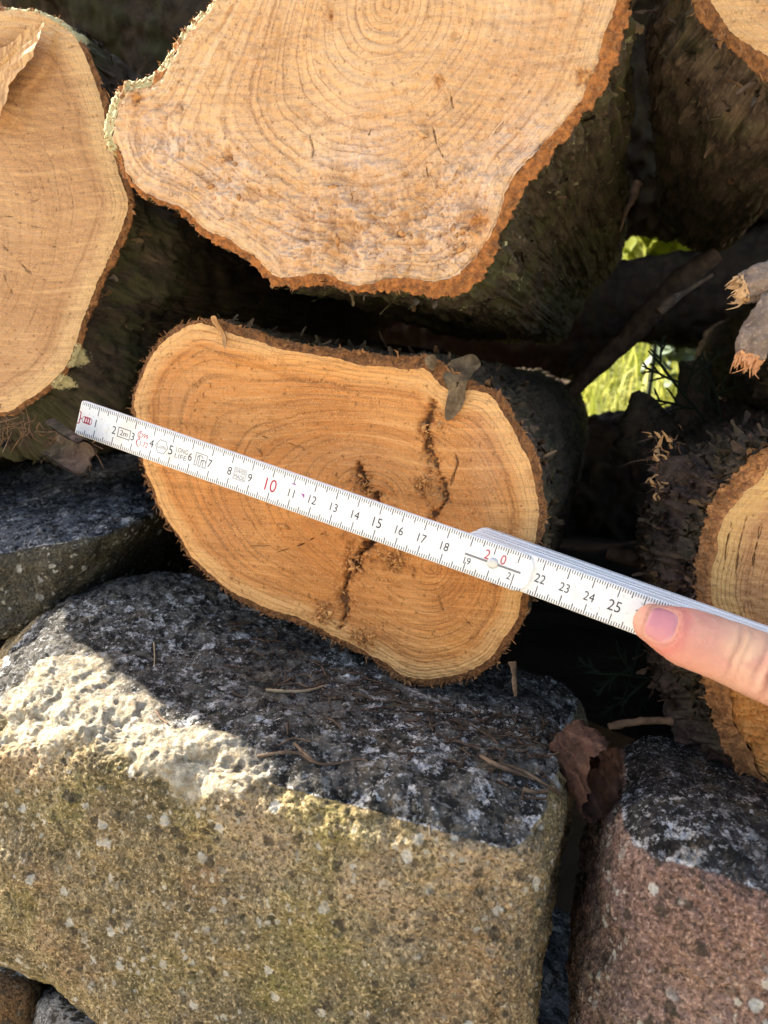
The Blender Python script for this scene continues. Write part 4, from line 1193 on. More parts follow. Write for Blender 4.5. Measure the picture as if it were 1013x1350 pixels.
# creases over the joint, nail fold, fine wrinkles (all in mm)
disp = np.zeros(nv)
fold = np.zeros(nv)
for s0, w, dep, cv in ((0.0285, 0.0011, 0.35, 0.10), (0.0315, 0.0009, 0.18, 0.1), (0.0405, 0.0010, 0.75, 0.14), (0.0428, 0.0008, 0.70, 0.16), (0.0450, 0.0009, 0.85, 0.18), (0.0475, 0.0009, 0.75, 0.16), (0.0500, 0.001, 0.7, 0.14), (0.0365, 0.0008, 0.2, 0.1)):
    dd = along - s0 - cv * lat ** 2 / 0.02 + 0.0008 * fbm(hv * 160 + s0 * 900, 2)
    g = np.exp(-(dd / w) ** 2) * facing * np.exp(-(lat / 0.0085) ** 4)
    dep *= 1.7 if s0 > 0.033 else 1.2
    disp -= dep * g
    disp += dep * 0.5 * np.exp(-((np.abs(dd) - 1.7 * w) / w) ** 2) * facing
    fold = np.maximum(fold, g * dep * 1.4)
disp += 0.9 * np.exp(-((along - 0.045) / 0.008) ** 2) * facing
NS, NL, NC = 0.0030, 0.0068, 0.0056       # nail: centre along, half width, half length
na, nl = (along - NS) / NC, lat / NL
e = (np.abs(na) ** 3.2 + np.abs(nl) ** 3.2) ** (1 / 3.2)
disp -= 0.55 * (1 - sstep(0.85, 1.05, e)) * facing
disp += 0.35 * np.exp(-((e - 1.17) / 0.10) ** 2) * facing * sstep(-0.9, 0.2, na)
fold = np.maximum(fold, 1.0 * np.exp(-((e - 1.04) / 0.06) ** 2) * facing)
disp += (0.16 * fbm(hv * 350, 3) + 0.10 * fbm(hv * 900, 2)) * near
hv2 = hv + hn * (disp / 1000)[:, None]
tipc = np.exp(-((along - 0.012) / 0.014) ** 2) * near * (0.45 + 0.55 * np.exp(-((e - 1.3) / 0.35) ** 2))
mb = MB()
palec = np.exp(-((along - 0.030) / 0.007) ** 2) * near * np.exp(-((lat + 0.002) / 0.008) ** 2) * sstep(-0.3, 0.3, fbm(hv * 120, 3) + 0.2)
mb.add(hv2 - hand_base, hq, pale=palec, tip=np.clip(tipc, 0, 1), fold=np.clip(fold, 0, 1))
hand = mb.build('person', M_SKIN)
hand.location = hand_base
tag(hand, 'bare hand of a person, thumb pressing the white rule near the 25 mark', 'person')
# thumbnail laid on the skin
tree = BVHTree.FromPolygons([tuple(v) for v in hv2], [tuple(q) for q in hq])
nu_, nv_ = 33, 33
V, lun, fre = [], [], []
for j in np.linspace(-1, 1, nv_):
    for i in np.linspace(-1, 1, nu_):
        # squircle mapping
        r_ = max(abs(i), abs(j)); ang = math.atan2(j, i)
        k = r_ / ((abs(math.cos(ang)) ** 3.2 + abs(math.sin(ang)) ** 3.2) ** (1 / 3.2)) * 0.97
        a_, l_ = k * math.cos(ang) * NC + NS, k * math.sin(ang) * NL
        kk = int(np.clip(np.interp(max(a_, 0), sarc, np.arange(200)), 0, 199))
        c = ta[kk] + tt[kk] * (a_ - sarc[kk]) + sd[kk] * l_
        hit = tree.ray_cast(Vector(c + upc[kk] * 0.03), Vector(-upc[kk]))
        p = np.array(hit[0][:]) if hit[0] is not None else c
        V.append(p + upc[kk] * (0.00035 - 0.0008 * max(0, r_ - 0.8) / 0.2))
        x_, y_ = k * math.cos(ang), k * math.sin(ang)
        lun.append(float(np.clip((x_ - 0.72 + 0.6 * y_ * y_) / 0.3, 0, 1)))
        fre.append(float(np.clip((-x_ - 0.84 + 0.12 * y_ * y_) / 0.06, 0, 1)))
V = np.array(V)
for _ in range(4):        # relax
    G = V.reshape(nv_, nu_, 3)
    G[1:-1, 1:-1] = 0.5 * G[1:-1, 1:-1] + 0.125 * (G[:-2, 1:-1] + G[2:, 1:-1] + G[1:-1, :-2] + G[1:-1, 2:])
    V = G.reshape(-1, 3)
mb = MB(); mb.add(V - hand_base, grid_faces(nu_, nv_), lunula=lun, free=fre)
mb.build('thumbnail', M_NAIL, hand)


# ------------------------------------------------------------------ sticks, bark scraps, leaves
bvh_front = BVHTree.FromPolygons([tuple(v) for v in FSP], [tuple(q) for q in FSF])
bvh_right = BVHTree.FromPolygons([tuple(v) for v in RSP], [tuple(q) for q in RSF])


def on(bvh, px, py, lift=0.001, fallback=0.27):
    d = Vector(ray(px, py)).normalized()
    h = bvh.ray_cast(Vector(CAM), d)
    p = np.array(h[0][:]) if h[0] is not None else at(px, py, fallback)
    return p + np.array([0, -0.2, 1]) * lift


def thing_tube(name, label, cat, pts, rad, mat, group=None, n=30, nseg=10, rough=0.15, rs=260, parent=None, flat=1.0):
    pts = np.asarray(pts, float)
    b = pts[np.argmin(pts[:, 2])]
    if parent is not None: b = np.array(parent.location[:])
    mb = MB()
    tube(mb, pts - b, rad, nseg, n, rough, rs, flat)
    o = mb.build(name, mat, parent)
    if parent is None:
        o.location = b
        tag(o, label, cat, group)
    return o


def twig_mat(name, a, b, s=140):
    n = NT(name)
    c = n.mix(n.mr(n.noise(s, 4), 0.35, 0.65), a, b)
    c = n.mix(n.mr(n.noise(700, 3), 0.55, 0.75, 0, 0.5), c, tuple(x * 0.5 for x in a))
    return n.done(c, 0.85, n.bump(n.noise(900, 4, 0.7), 0.6, 0.0008), 0.2)


M_TWIG = twig_mat('twig_brown', (0.075, 0.048, 0.030), (0.17, 0.115, 0.072))
M_TWIGP = twig_mat('twig_pale', (0.30, 0.22, 0.13), (0.40, 0.30, 0.18))
M_STICK = twig_mat('stick_dark', (0.045, 0.028, 0.018), (0.085, 0.055, 0.035))
M_STUB = bark_mat('stub_bark', (0.11, 0.078, 0.060), (0.27, 0.205, 0.160), 0.0)
M_RAW = twig_mat('torn_wood', (0.58, 0.36, 0.18), (0.66, 0.44, 0.25), 250)
M_RAWO = twig_mat('torn_wood_orange', (0.52, 0.24, 0.11), (0.60, 0.32, 0.16), 250)
M_SPLINT = twig_mat('splinter_wood', (0.40, 0.21, 0.085), (0.50, 0.29, 0.13), 250)
M_FLAP = twig_mat('bark_flap', (0.085, 0.056, 0.030), (0.200, 0.140, 0.078), 160)


def broken_branch(label, axis, radii, raw, spikes, seed):
    rg = np.random.default_rng(seed)
    axis = np.asarray(axis, float)
    b = axis[0].copy()
    root = empty('broken_branch', b, label, 'branch', 'snapped branch stubs')
    mb = MB()
    tube(mb, axis - b, radii, 56, 140, 0.10, 260, 1.0, ridge=0.16)
    mb.build('branch_bark', M_STUB, root)
    # torn end: ragged wedges of bare wood round the break
    t = axis[0] - axis[1]; t /= np.linalg.norm(t)
    u = np.cross(t, [0, 0, 1.0]); u /= np.linalg.norm(u); w = np.cross(t, u)
    mb = MB()
    na, nj = 64, 12
    aa = np.linspace(0, 2 * np.pi, na, endpoint=False)
    cs = np.c_[np.cos(aa), np.sin(aa), np.full(na, seed * 3.1)]
    Ln = 0.0012 + 0.0050 * np.clip(0.45 + 0.9 * fbm(cs * 1.3, 2) + 0.5 * fbm(cs * 5, 3), 0, 1.5)
    V = []
    for side in (0, 1):
        for q in np.linspace(0, 1, nj):
            q_ = q if side == 0 else 1 - q
            rad = radii[0] * ((1.06 - 0.16 * q_) if side == 0 else (0.80 - 0.75 * (1 - q_) ** 1.5))
            lon = Ln * q_ if side == 0 else Ln * q_ - 0.004 * (1 - q_)
            rr_ = rad * (1 + 0.16 * fbm(np.c_[np.cos(aa) * 2, np.sin(aa) * 2, np.full(na, q * 3 + seed)], 4, 0.65))
            V.append(axis[0] - t * 0.0012 + t * lon[:, None] + (u * np.cos(aa)[:, None] + w * np.sin(aa)[:, None]) * rr_[:, None])
    V = np.concatenate(V)
    V += 0.0005 * np.stack([fbm(V * 700 + k_ * 5, 3) for k_ in range(3)], 1)
    mb.add(V - b, grid_faces(na, 2 * nj, True))
    for k in range(spikes // 5):
        a = rg.uniform(0, 6.28)
        p0 = axis[0] + (u * math.cos(a) + w * math.sin(a)) * radii[0] * 0.8
        p1 = p0 + t * 0.003 + rg.normal(size=3) * 0.0006
        p2 = p1 + t * 0.002 + rg.normal(size=3) * 0.0014
        tube(mb, np.array([p0, p1, p2]) - b, [0.0007, 0.0005, 0.0001], 6, 7, 0.35, 500, 0.5)
    mb.build('torn_end', raw, root)
    return root


broken_branch('upper broken branch stub poking in at the right edge, pale torn hollow end', [cam_pt(978, 381, .300), cam_pt(990, 377, .299), cam_pt(1013, 367, .297), cam_pt(1080, 345, .30), cam_pt(1180, 330, .315), cam_pt(1330, 300, .35)],
              [0.0054, 0.0062, 0.0066, 0.0075, 0.0085, 0.010], M_RAW, 60, 1)
broken_branch('lower broken branch stub at the right edge hanging downward with a frayed orange tip', [cam_pt(988, 472, .296), cam_pt(996, 452, .295), cam_pt(1012, 425, .294), cam_pt(1050, 370, .296), cam_pt(1120, 300, .305), cam_pt(1230, 220, .33)],
              [0.0050, 0.0064, 0.0068, 0.0072, 0.008, 0.009], M_RAWO, 60, 2)

# long dark stick behind the gap and cross branches further in
thing_tube('stick', 'dark slanting stick above the bright grass gap', 'stick', [cam_pt(752, 518, .62), cam_pt(790, 480, .61), cam_pt(838, 434, .60), cam_pt(898, 370, .58), cam_pt(946, 334, .57)], [0.006, 0.0075, 0.009, 0.009, 0.006], M_STICK)
o = thing_tube('stick', 'thin split twig lying over the dark slanting stick', 'stick', [cam_pt(868, 412, .545), cam_pt(885, 396, .545), cam_pt(905, 384, .55), cam_pt(940, 362, .55)], [0.0035, 0.0042, 0.002, 0.0012], M_TWIG)
thing_tube('stick', 'short brown stick deep in the gap just above the rule', 'stick', [cam_pt(800, 728, .46), cam_pt(840, 738, .455), cam_pt(885, 750, .45), cam_pt(930, 765, .45)], [0.0045, 0.005, 0.0048, 0.005], M_STICK)
make_back = []
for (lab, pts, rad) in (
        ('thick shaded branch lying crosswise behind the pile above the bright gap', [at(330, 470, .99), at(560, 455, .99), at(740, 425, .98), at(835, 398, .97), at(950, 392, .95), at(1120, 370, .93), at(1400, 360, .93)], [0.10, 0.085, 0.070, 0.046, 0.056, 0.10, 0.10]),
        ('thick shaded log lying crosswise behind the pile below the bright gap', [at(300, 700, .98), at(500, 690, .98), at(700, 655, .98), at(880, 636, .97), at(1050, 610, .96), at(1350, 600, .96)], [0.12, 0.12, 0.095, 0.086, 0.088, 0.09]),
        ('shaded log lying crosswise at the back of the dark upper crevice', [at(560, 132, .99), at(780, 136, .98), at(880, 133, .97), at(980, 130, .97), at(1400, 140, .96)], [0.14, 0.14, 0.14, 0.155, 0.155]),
        ('unseen log added crosswise over the back of the pile to darken the crevice', [at(300, -330, .80), at(900, -330, .80), at(1500, -330, .80)], [0.16, 0.16, 0.16]),  # added out of view to keep light off the crevice
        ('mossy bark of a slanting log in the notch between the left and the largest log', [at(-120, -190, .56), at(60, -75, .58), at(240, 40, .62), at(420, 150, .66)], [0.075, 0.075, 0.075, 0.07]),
        ('log added crosswise at the back left to block light', [at(-700, 480, .98), at(-300, 500, .98), at(100, 520, .98), at(420, 540, .97)], [0.13, 0.13, 0.13, 0.12]),  # light blocker added behind the left log
        ('lower log added crosswise at the back left to block light', [at(-700, 760, .99), at(-300, 765, .99), at(100, 770, .98), at(420, 775, .98)], [0.13, 0.13, 0.13, 0.12])):  # second light blocker, added below the first
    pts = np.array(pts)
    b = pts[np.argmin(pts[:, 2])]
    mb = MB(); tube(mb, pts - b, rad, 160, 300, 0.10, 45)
    o = mb.build('log', M_BARKMOSS if 'mossy' in lab else M_BARKSHADE); o.location = b  # all but the mossy log get bark darkened in place of shade
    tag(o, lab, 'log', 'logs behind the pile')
# black stump standing in the gap
thing_tube('stump', 'upright black broken stump standing in the bright gap', 'stump', [cam_pt(915, 600, .56), cam_pt(916, 550, .56), cam_pt(917, 505, .56), cam_pt(917, 478, .56)], [0.022, 0.0155, 0.0125, 0.010], M_BARK, rough=0.25, rs=110, nseg=28)
thing_tube('stump', 'low jagged black snag at the foot of the bright gap', 'stump', [cam_pt(862, 600, .57), cam_pt(850, 560, .57), cam_pt(843, 530, .57), cam_pt(838, 516, .57)], [0.030, 0.019, 0.009, 0.003], M_BARK, rough=0.3, rs=120, nseg=18)
make_log('log', 'log in deep shade behind the two broken branch stubs', circ(1150, 455, 128), 0.43, [(1150, 455)], M_WOODRIGHT, M_BARK, length=0.45, N=400, M=40, rim=(3, 5), seed=21, barkamp=2.5, fibres=100, flakes=60)


# bark flap hanging over the central log's face, splinter on its top edge
def flap(name, mat, parent, outline_px, Y0, thick, bulge, seed, label=None, cat=None):
    cv = closed_curve(np.array(outline_px, float), 90)
    c = cv.mean(0)
    rings = [1.0, 0.8, 0.55, 0.3, 0.08]
    b = np.array(parent.location[:]) if parent is not None else at(c[0], c[1], Y0)
    mbx = MB()
    for side in (0, 1):
        V = []
        for r_ in rings:
            for q in cv:
                p = c + (q - c) * r_
                w = at(p[0], p[1], Y0)
                V.append(w)
        V = np.array(V)
        y = bulge(V) + 0.0012 * fbm(V * 220 + seed, 4)
        rr = np.repeat(rings, len(cv))
        V[:, 1] += y + (thick if side else 0) * (1 - rr ** 6) + 0.0002 * fbm(V * 900 + seed, 2)
        f = grid_faces(len(cv), len(rings), True)
        mbx.add(V - b, f if side else f[:, ::-1], fibre=0, rim=0)
    o = mbx.build(name, mat, parent)
    if parent is None:
        o.location = b; tag(o, label, cat)
    return o


flap('loose_bark', M_FLAP, midlog, [(584, 478), (600, 470), (618, 466), (630, 480), (622, 492), (614, 510), (612, 530), (600, 548), (588, 555), (586, 540), (590, 515), (583, 498)], MID_Y - 0.003, 0.0016,
     lambda V: 0.006 * np.sin((V[:, 0]) * 160) * 0.3 + 0.010 * sstep(at(600, 505, MID_Y)[2], at(600, 470, MID_Y)[2], V[:, 2]), 1)
flap('loose_bark', M_FLAP, midlog, [(562, 470), (574, 468), (576, 480), (572, 488), (566, 486), (562, 480)], MID_Y - 0.001, 0.001, lambda V: 0 * V[:, 0], 2)
M_WEDGE = NT('wood_wedge')
_g1 = M_WEDGE.noise(1.0, 4, 0.65, vec=M_WEDGE.map((700, 300, 55), (0, 0.35, 0)))
_c = M_WEDGE.mix(M_WEDGE.mr(_g1, 0.35, 0.65), (0.36, 0.19, 0.08), (0.60, 0.37, 0.165))
M_WEDGE = M_WEDGE.done(_c, 0.8, M_WEDGE.bump(_g1, 0.6, 0.001), 0.2)
_a, _b = at(-30, 60, LEFT_Y), at(40, 150, LEFT_Y)
_dv = (_b - _a)[[0, 2]]
flap('torn_wedge', M_WEDGE, leftlog, [(-70, 66), (-35, 62), (0, 70), (25, 60), (45, 48), (72, 39), (75, 44), (66, 68), (60, 88), (50, 100), (44, 108), (40, 118), (32, 120), (31, 134), (28, 152), (24, 166), (19, 158), (16, 150), (11, 152), (6, 148), (-2, 165), (-12, 155), (-40, 172), (-70, 150)],
     LEFT_Y - 0.001, 0.0035, lambda V: -0.0015 - 0.012 * np.clip(((V[:, [0, 2]] - _a[[0, 2]]) @ _dv) / (_dv @ _dv), 0, 1.3) ** 1.4 + 0.0012 * fbm(V * np.array([200, 1, 60]), 3), 9)
flap('splinter', M_SPLINT, midlog, [(280, 419), (286, 417), (290, 430), (295, 445), (297, 460), (292, 452), (287, 440), (283, 430)], MID_Y - 0.0035, 0.0015, lambda V: 0.002 * np.sin(V[:, 2] * 300), 3)
# curled bark scrap under the left log
def scrap(name, parent, mat, axis_px, depth, rad, arc_deg, a0, length_steps=26, seed=0, jag=0.25):
    """half tube of peeled bark"""
    A = np.array([cam_pt(*p, d) for p, d in zip(axis_px, depth)])
    A = smooth_path(A, length_steps)
    fr = frames(A)
    ang = np.linspace(R(a0), R(a0 + arc_deg), 24)
    b = np.array(parent.location[:])
    mbx = MB()
    for th in (0.0, 0.0011):
        V = []
        for i, (p, (t, u, w)) in enumerate(zip(A, fr)):
            for a in ang:
                V.append(p + (rad - th) * (math.cos(a) * u + math.sin(a) * w))
        V = np.array(V)
        k = np.repeat(np.linspace(0, 1, length_steps), 24)
        tdir = np.repeat(np.array([q[0] for q in fr]), 24, 0)
        V += tdir * ((jag * rad) * fbm(np.tile(ang, length_steps)[:, None] * np.array([2.0, 0, 0]) + seed, 3) * (2 * np.abs(k - .5)) ** 2)[:, None]
        V += (0.0009 * fbm(V * 260 + seed, 4))[:, None] * np.array([0.3, -1, 0.5])
        f = grid_faces(24, length_steps)
        mbx.add(V - b, f if th else f[:, ::-1], fibre=0.0, rim=0.12)
    return mbx.build(name, mat, parent)


scrap('loose_bark', leftlog, M_BARKRIGHT, [(62, 575), (82, 590), (106, 604)], [.345, .342, .338], 0.0085, 210, 100, seed=1)
mb = MB()
lb = np.array(leftlog.location[:])
for k in range(90):
    x, y = RNG.uniform(0, 125), 0
    p0 = cam_pt(x, np.interp(x, [0, 60, 110, 170], [552, 560, 590, 560]) + RNG.normal(0, 10), 0.362 + RNG.uniform(-.004, .02))
    d = RNG.normal(size=3) * 0.0045 * RNG.random() + np.array([0, -0.001, -0.002])
    p2 = p0 + d * 1.8 + RNG.normal(size=3) * 0.002
    tube(mb, np.array([p0, p0 + d, p2]) - lb, [0.00035, 0.0003, 0.0001], 4, 6, cap=False, fibre=0.5 * RNG.random(), rim=0.1)
mb.build('bark_shreds', M_BARKRIGHT, leftlog)
# shaggy torn bark on the right log
rb_ = np.array(rightlog.location[:])
scrap('loose_bark', rightlog, M_BARKRIGHT, [(868, 640), (895, 628), (930, 625)], [.372, .368, .362], 0.013, 190, -40, seed=3, jag=0.7)
mb = MB()
for k in range(24):
    cx_, cy_ = [(866, 585), (864, 606), (862, 630), (872, 640), (868, 655), (880, 600)][k % 6]
    p0 = cam_pt(cx_ + RNG.normal(0, 5), cy_ + RNG.normal(0, 9), 0.356 + RNG.uniform(-.004, .004))
    d = (UP * RNG.normal(0.5, 0.6) - RIGHT * RNG.normal(0.25, 0.4) - FWD * 0.3 * RNG.random()) * RNG.uniform(0.0012, 0.0042)
    p2 = p0 + d + RNG.normal(size=3) * 0.0012
    tube(mb, np.array([p0 - d * 0.4, p0 + d * 0.3, p2]) - rb_, [0.0012 * RNG.uniform(.5, 1.3), 0.0011, 0.0003], 6, 8, 0.35, 500, RNG.uniform(0.3, 0.6))
mb.build('splinters', M_SPLINT, rightlog)
mb = MB()
for k in range(170):
    s_ = RNG.random()
    x = np.interp(s_, [0, .3, .6, 1], [868, 862, 878, 905]) + abs(RNG.normal(0, 16))
    y = np.interp(s_, [0, .3, .6, 1], [575, 640, 720, 880]) + RNG.normal(0, 10)
    p0 = cam_pt(x, y, 0.366 + RNG.uniform(-.012, .02))
    d = RNG.normal(size=3) * 0.004 * RNG.random() + np.array([-0.001, -0.001, 0])
    p2 = p0 + d * 1.5 + RNG.normal(size=3) * 0.002
    tube(mb, np.array([p0, p0 + d, p2]) - rb_, [0.0005 * RNG.uniform(.5, 1.6), 0.0005, 0.00012], 4, 6, cap=False, flat=0.6, fibre=float(RNG.random() ** 2), rim=0.3)
mb.build('bark_shreds', M_BARKRIGHT, rightlog)

# dry curled leaf wedged between the stones
M_LEAF = NT('dry_leaf')
_c = M_LEAF.mix(M_LEAF.mr(M_LEAF.noise(140, 4), 0.35, 0.65), (0.030, 0.014, 0.009), (0.066, 0.030, 0.018))
_c = M_LEAF.mix(M_LEAF.m_('MULTIPLY', M_LEAF.attr('vein'), 0.6), _c, (0.12, 0.062, 0.038))
M_LEAF = M_LEAF.done(_c, 0.8, M_LEAF.bump(M_LEAF.noise(500, 4, 0.65), 0.7, 0.0012), 0.25)
lc = atd(768, 998, 0.315)
leaf = empty('dry_leaf', lc, 'curled brown dead leaf wedged between the two front stones', 'leaf')
na_, nl_ = 120, 50
A_ = np.linspace(R(20), R(335), na_)
V, vein = [], []
ax = -FWD * 0.75 + RIGHT * 0.35 - UP * 0.45; ax /= np.linalg.norm(ax)
ux = RIGHT - ax * (RIGHT @ ax); ux /= np.linalg.norm(ux)
uy = np.cross(ax, ux)
for j, l in enumerate(np.linspace(0, 1, nl_)):
    for i, a in enumerate(A_):
        sa = i / (na_ - 1)
        r = 0.0068 + 0.0058 * l ** 0.8 + 0.0028 * math.sin(2 * a + 0.5)
        r *= 1.0 + 0.25 * sa
        ll = (l - 0.45) * 0.030 * (0.75 + 0.45 * math.sin(sa * 3.14)) 
        edge = 0.0016 * math.sin(sa * 29) * l ** 4 + 0.0008 * math.sin(sa * 71 + 1) * l ** 4
        a2 = a + 0.5 * (l - 0.5) + 0.8
        V.append(ux * math.cos(a2) * r * 1.0 + uy * math.sin(a2) * r * 1.35 + ax * (ll + edge))
        vein.append(math.exp(-(((sa * 7 + l * 1.2) % 1 - 0.5) / 0.07) ** 2))
V = np.array(V)
V *= 0.84
V += 0.0016 * np.stack([fbm(V * 110 + k * 9, 4) for k in range(3)], 1)
V += 0.0007 * np.stack([fbm(V * 420 + k * 9, 3) for k in range(3)], 1)
f = grid_faces(na_, nl_)
mb = MB(); mb.add(V, f, vein=vein)
nrm_off = V * 0.985
mb.build('leaf_blade', M_LEAF, leaf)
flp = np.array([on(bvh_right, 812, 1035) - lc, on(bvh_right, 800, 1020) - lc])
mb = MB()
# second folded lobe, opening to the right
G = []
for j, l in enumerate(np.linspace(0, 1, 30)):
    for i, s_ in enumerate(np.linspace(-1, 1, 40)):
        w = 0.0105 * (1 - 0.55 * l ** 1.5) * (1 + 0.12 * math.sin(s_ * 18) * abs(s_))
        G.append(ux * (0.002 + l * 0.0135) + uy * (0.004 + s_ * w * 0.9 - 0.004 * l) + ax * (0.002 + 0.007 * (1 - s_ * s_) * (1 - l) - 0.004 * l))
G = np.array(G) * 0.84; G += 0.0016 * np.stack([fbm(G * 160 + k * 5, 4) for k in range(3)], 1)
mb.add(G, grid_faces(40, 30), vein=0.0)
mb.build('leaf_lobe', M_LEAF, leaf)
thing_tube('twig', 'short pale straw-like twig behind the curled dead leaf', 'twig', [cam_pt(803, 958, .318), cam_pt(830, 953, .318), cam_pt(860, 950, .318), cam_pt(887, 951, .318)], [0.0015, 0.0017, 0.0014, 0.0016], M_STICK, rough=0.35, rs=420)
G = []
mb = MB()
l2 = on(bvh_right, 950, 1010, 0.002, 0.3)
for j, l in enumerate(np.linspace(0, 1, 16)):
    for i, s_ in enumerate(np.linspace(-1, 1, 16)):
        G.append(RIGHT * (l - .5) * 0.013 + FWD * s_ * 0.005 * math.sin(3.1 * min(l + .05, 1)) + UP * (0.003 * s_ * s_ + 0.002 * math.sin(6 * l)))
G = np.array(G); G += 0.001 * np.stack([fbm(G * 300 + k, 3) for k in range(3)], 1)
mb.add(G, grid_faces(16, 16), vein=0.0)
o = mb.build('dry_leaf', M_LEAF); o.location = l2
tag(o, 'small brown leaf scrap on the blackened top of the reddish block', 'leaf')

# dry needles, twigs and bark strips lying on the front stone
gN = 'dry twigs and shreds on the front stone'
items = [('dry twig', [(352, 912), (380, 914), (405, 913), (432, 905)], 0.0007, M_TWIGP, 'pale dry stem lying on the stone just under the central log'),
         ('dry twig', [(366, 908), (385, 896), (405, 892), (420, 905), (428, 912)], 0.0006, M_TWIG, 'curly brown shred on top of the pale stem under the central log'),
         ('dry twig', [(372, 905), (392, 903), (410, 908), (430, 899)], 0.0005, M_TWIG, 'fine brown shred tangled beside the pale stem under the central log'),
         ('dry twig', [(424, 880), (429, 890), (431, 902)], 0.0006, M_TWIG, 'short upright shred at the right end of the tangle under the central log'),
         ('dry twig', [(340, 1000), (372, 995), (395, 997), (415, 1008), (440, 1010), (470, 1004), (485, 1006)], 0.0007, M_TWIG, 'long forked brown twig near the front edge of the ochre block'),
         ('dry twig', [(388, 982), (398, 992), (412, 1004), (420, 1010)], 0.0006, M_TWIG, 'side fork of the long brown twig near the front edge'),
         ('dry twig', [(368, 985), (380, 978), (392, 976), (410, 980)], 0.0005, M_TWIG, 'thin dark shred above the long forked twig'),
         ('dry twig', [(634, 1000), (655, 1012), (680, 1022), (705, 1031)], 0.0009, M_TWIG, 'straw-coloured split stem at the right end of the ochre block'),
         ('dry twig', [(660, 1010), (690, 1020), (715, 1035), (735, 1048), (744, 1056)], 0.0009, M_TWIG, 'brown curved stem beside the straw-coloured split stem'),
         ('dry twig', [(712, 1020), (728, 1035), (738, 1050)], 0.0008, M_TWIG, 'dark little twig next to the curled leaf'),
         ('dry twig', [(690, 1045), (705, 1049), (722, 1046)], 0.0011, M_TWIG, 'reddish bark flake under the straw-coloured stem'),
         ('dry twig', [(203, 848), (204, 862), (204, 880)], 0.0004, M_TWIGP, 'single straw needle on the left part of the ochre block'),
         ('dry twig', [(566, 1090), (567, 1100), (567, 1108)], 0.0005, M_TWIGP, 'tiny upright straw on the front edge of the ochre block'),
         ('dry twig', [(206, 938), (212, 948), (222, 956)], 0.0006, M_TWIG, 'small curl beside the sunlit corner of the ochre block')]
for nm, pts, rad, mat, lab in items:
    P = [on(bvh_front, x, y, rad * 1.2) for x, y in pts]
    thing_tube('twig', lab, 'twig', P, [rad, rad * 1.15, rad, rad * 0.5][:max(2, min(4, len(P)))] if len(P) == 4 else np.linspace(rad, rad * 0.6, len(P)), mat, gN, n=24, nseg=6, rough=0.3, rs=500)
# soft litter of needles and crumbs in the shade below the log: uncountable
mb = MB()
for k in range(300):
    px_ = RNG.uniform(300, 740); py_ = np.interp(px_, [300, 450, 600, 740], [800, 880, 930, 960]) + abs(RNG.normal(0, 45))
    p = on(bvh_front, px_, py_, 0.0006)
    d = RNG.normal(size=3) * 0.003; d[2] *= 0.15
    tube(mb, [p - d, p + RNG.normal(size=3) * 0.0006, p + d], 0.00024 * RNG.uniform(.6, 2.4), 4, 5, cap=False)
o = mb.build('needle_litter', M_STICK); tag(o, 'fine brown needle litter on the stone top under the log', 'litter', kind='stuff')
# a shred hanging below the central log
thing_tube('twig', 'reddish shred of bark hanging below the right end of the central log', 'twig', [cam_pt(676, 872, .33), cam_pt(678, 888, .329), cam_pt(679, 902, .328), cam_pt(680, 918, .328)], [0.0016, 0.0010, 0.0012, 0.0005], M_TWIG, rough=0.4)
thing_tube('twig', 'tattered reddish shred on the bark right of the largest log, above the small green gap', 'twig', [cam_pt(842, 240, .50), cam_pt(835, 262, .50), cam_pt(826, 278, .497), cam_pt(818, 305, .495)], [0.003, 0.0025, 0.0015, 0.0006], M_TWIG, rough=0.5)

# ------------------------------------------------------------------ cypress sprigs
M_SPRIG = plain('cypress_green', (0.010, 0.017, 0.006), 0.8, var=0.4)
def sprig(label, p0, direction, size, seed, name='cypress_sprig', mat=None):
    rg = np.random.default_rng(seed)
    mb = MB()
    d0 = np.array(direction, float); d0 /= np.linalg.norm(d0)
    side = np.cross(d0, FWD); side /= np.linalg.norm(side)
    def br(p, d, ln, r, lev):
        n = 5
        pts = [p]
        dd = d.copy()
        for i in range(n):
            dd = dd + rg.normal(size=3) * 0.10; dd /= np.linalg.norm(dd)
            pts.append(pts[-1] + dd * ln / n)
        tube(mb, pts, [r] * n + [r * .5], 6, 14, 0.35, 900)
        if lev < 2:
            for i in range(1, n):
                sgn = 1 if i % 2 else -1
                sd_ = d * 0.75 + side * sgn * 0.65 + rg.normal(size=3) * 0.12
                br(pts[i], sd_ / np.linalg.norm(sd_), ln * (0.55 - 0.06 * i), r * 0.85, lev + 1)
    br(np.zeros(3), d0, size, size * 0.016, 0)
    o = mb.build(name, mat or M_SPRIG); o.location = p0
    tag(o, label, 'sprig', 'cypress sprigs in the gap')
sprig('dark cypress sprig standing up in front of the bright grass gap', cam_pt(932, 560, .50), -RIGHT * .75 + UP * 1.0, 0.062, 1)
sprig('dim green cypress sprig right of the black stump', cam_pt(950, 565, .47), UP * 1.0 - RIGHT * .02, 0.050, 2)
sprig('green cypress sprig drooping in the shade below the rule', cam_pt(850, 830, .43), -UP * 0.9 - RIGHT * .2, 0.05, 4)
sprig('green cypress sprig lying flat in the shade left of the right log', cam_pt(880, 895, .41), -RIGHT * 1.0 + UP * .12, 0.045, 5)

# ------------------------------------------------------------------ ground, bank, grass, shrub
def sheet(name, x0, x1, y0, y1, nx, ny, zf, mat, kind='structure'):
    X, Y = np.meshgrid(np.linspace(x0, x1, nx), np.linspace(y0, y1, ny))
    X, Y = X.ravel(), Y.ravel()
    mb = MB(); mb.add(np.c_[X, Y, zf(X, Y)], grid_faces(nx, ny))
    o = mb.build(name, mat); tag(o, kind=kind)
    return o


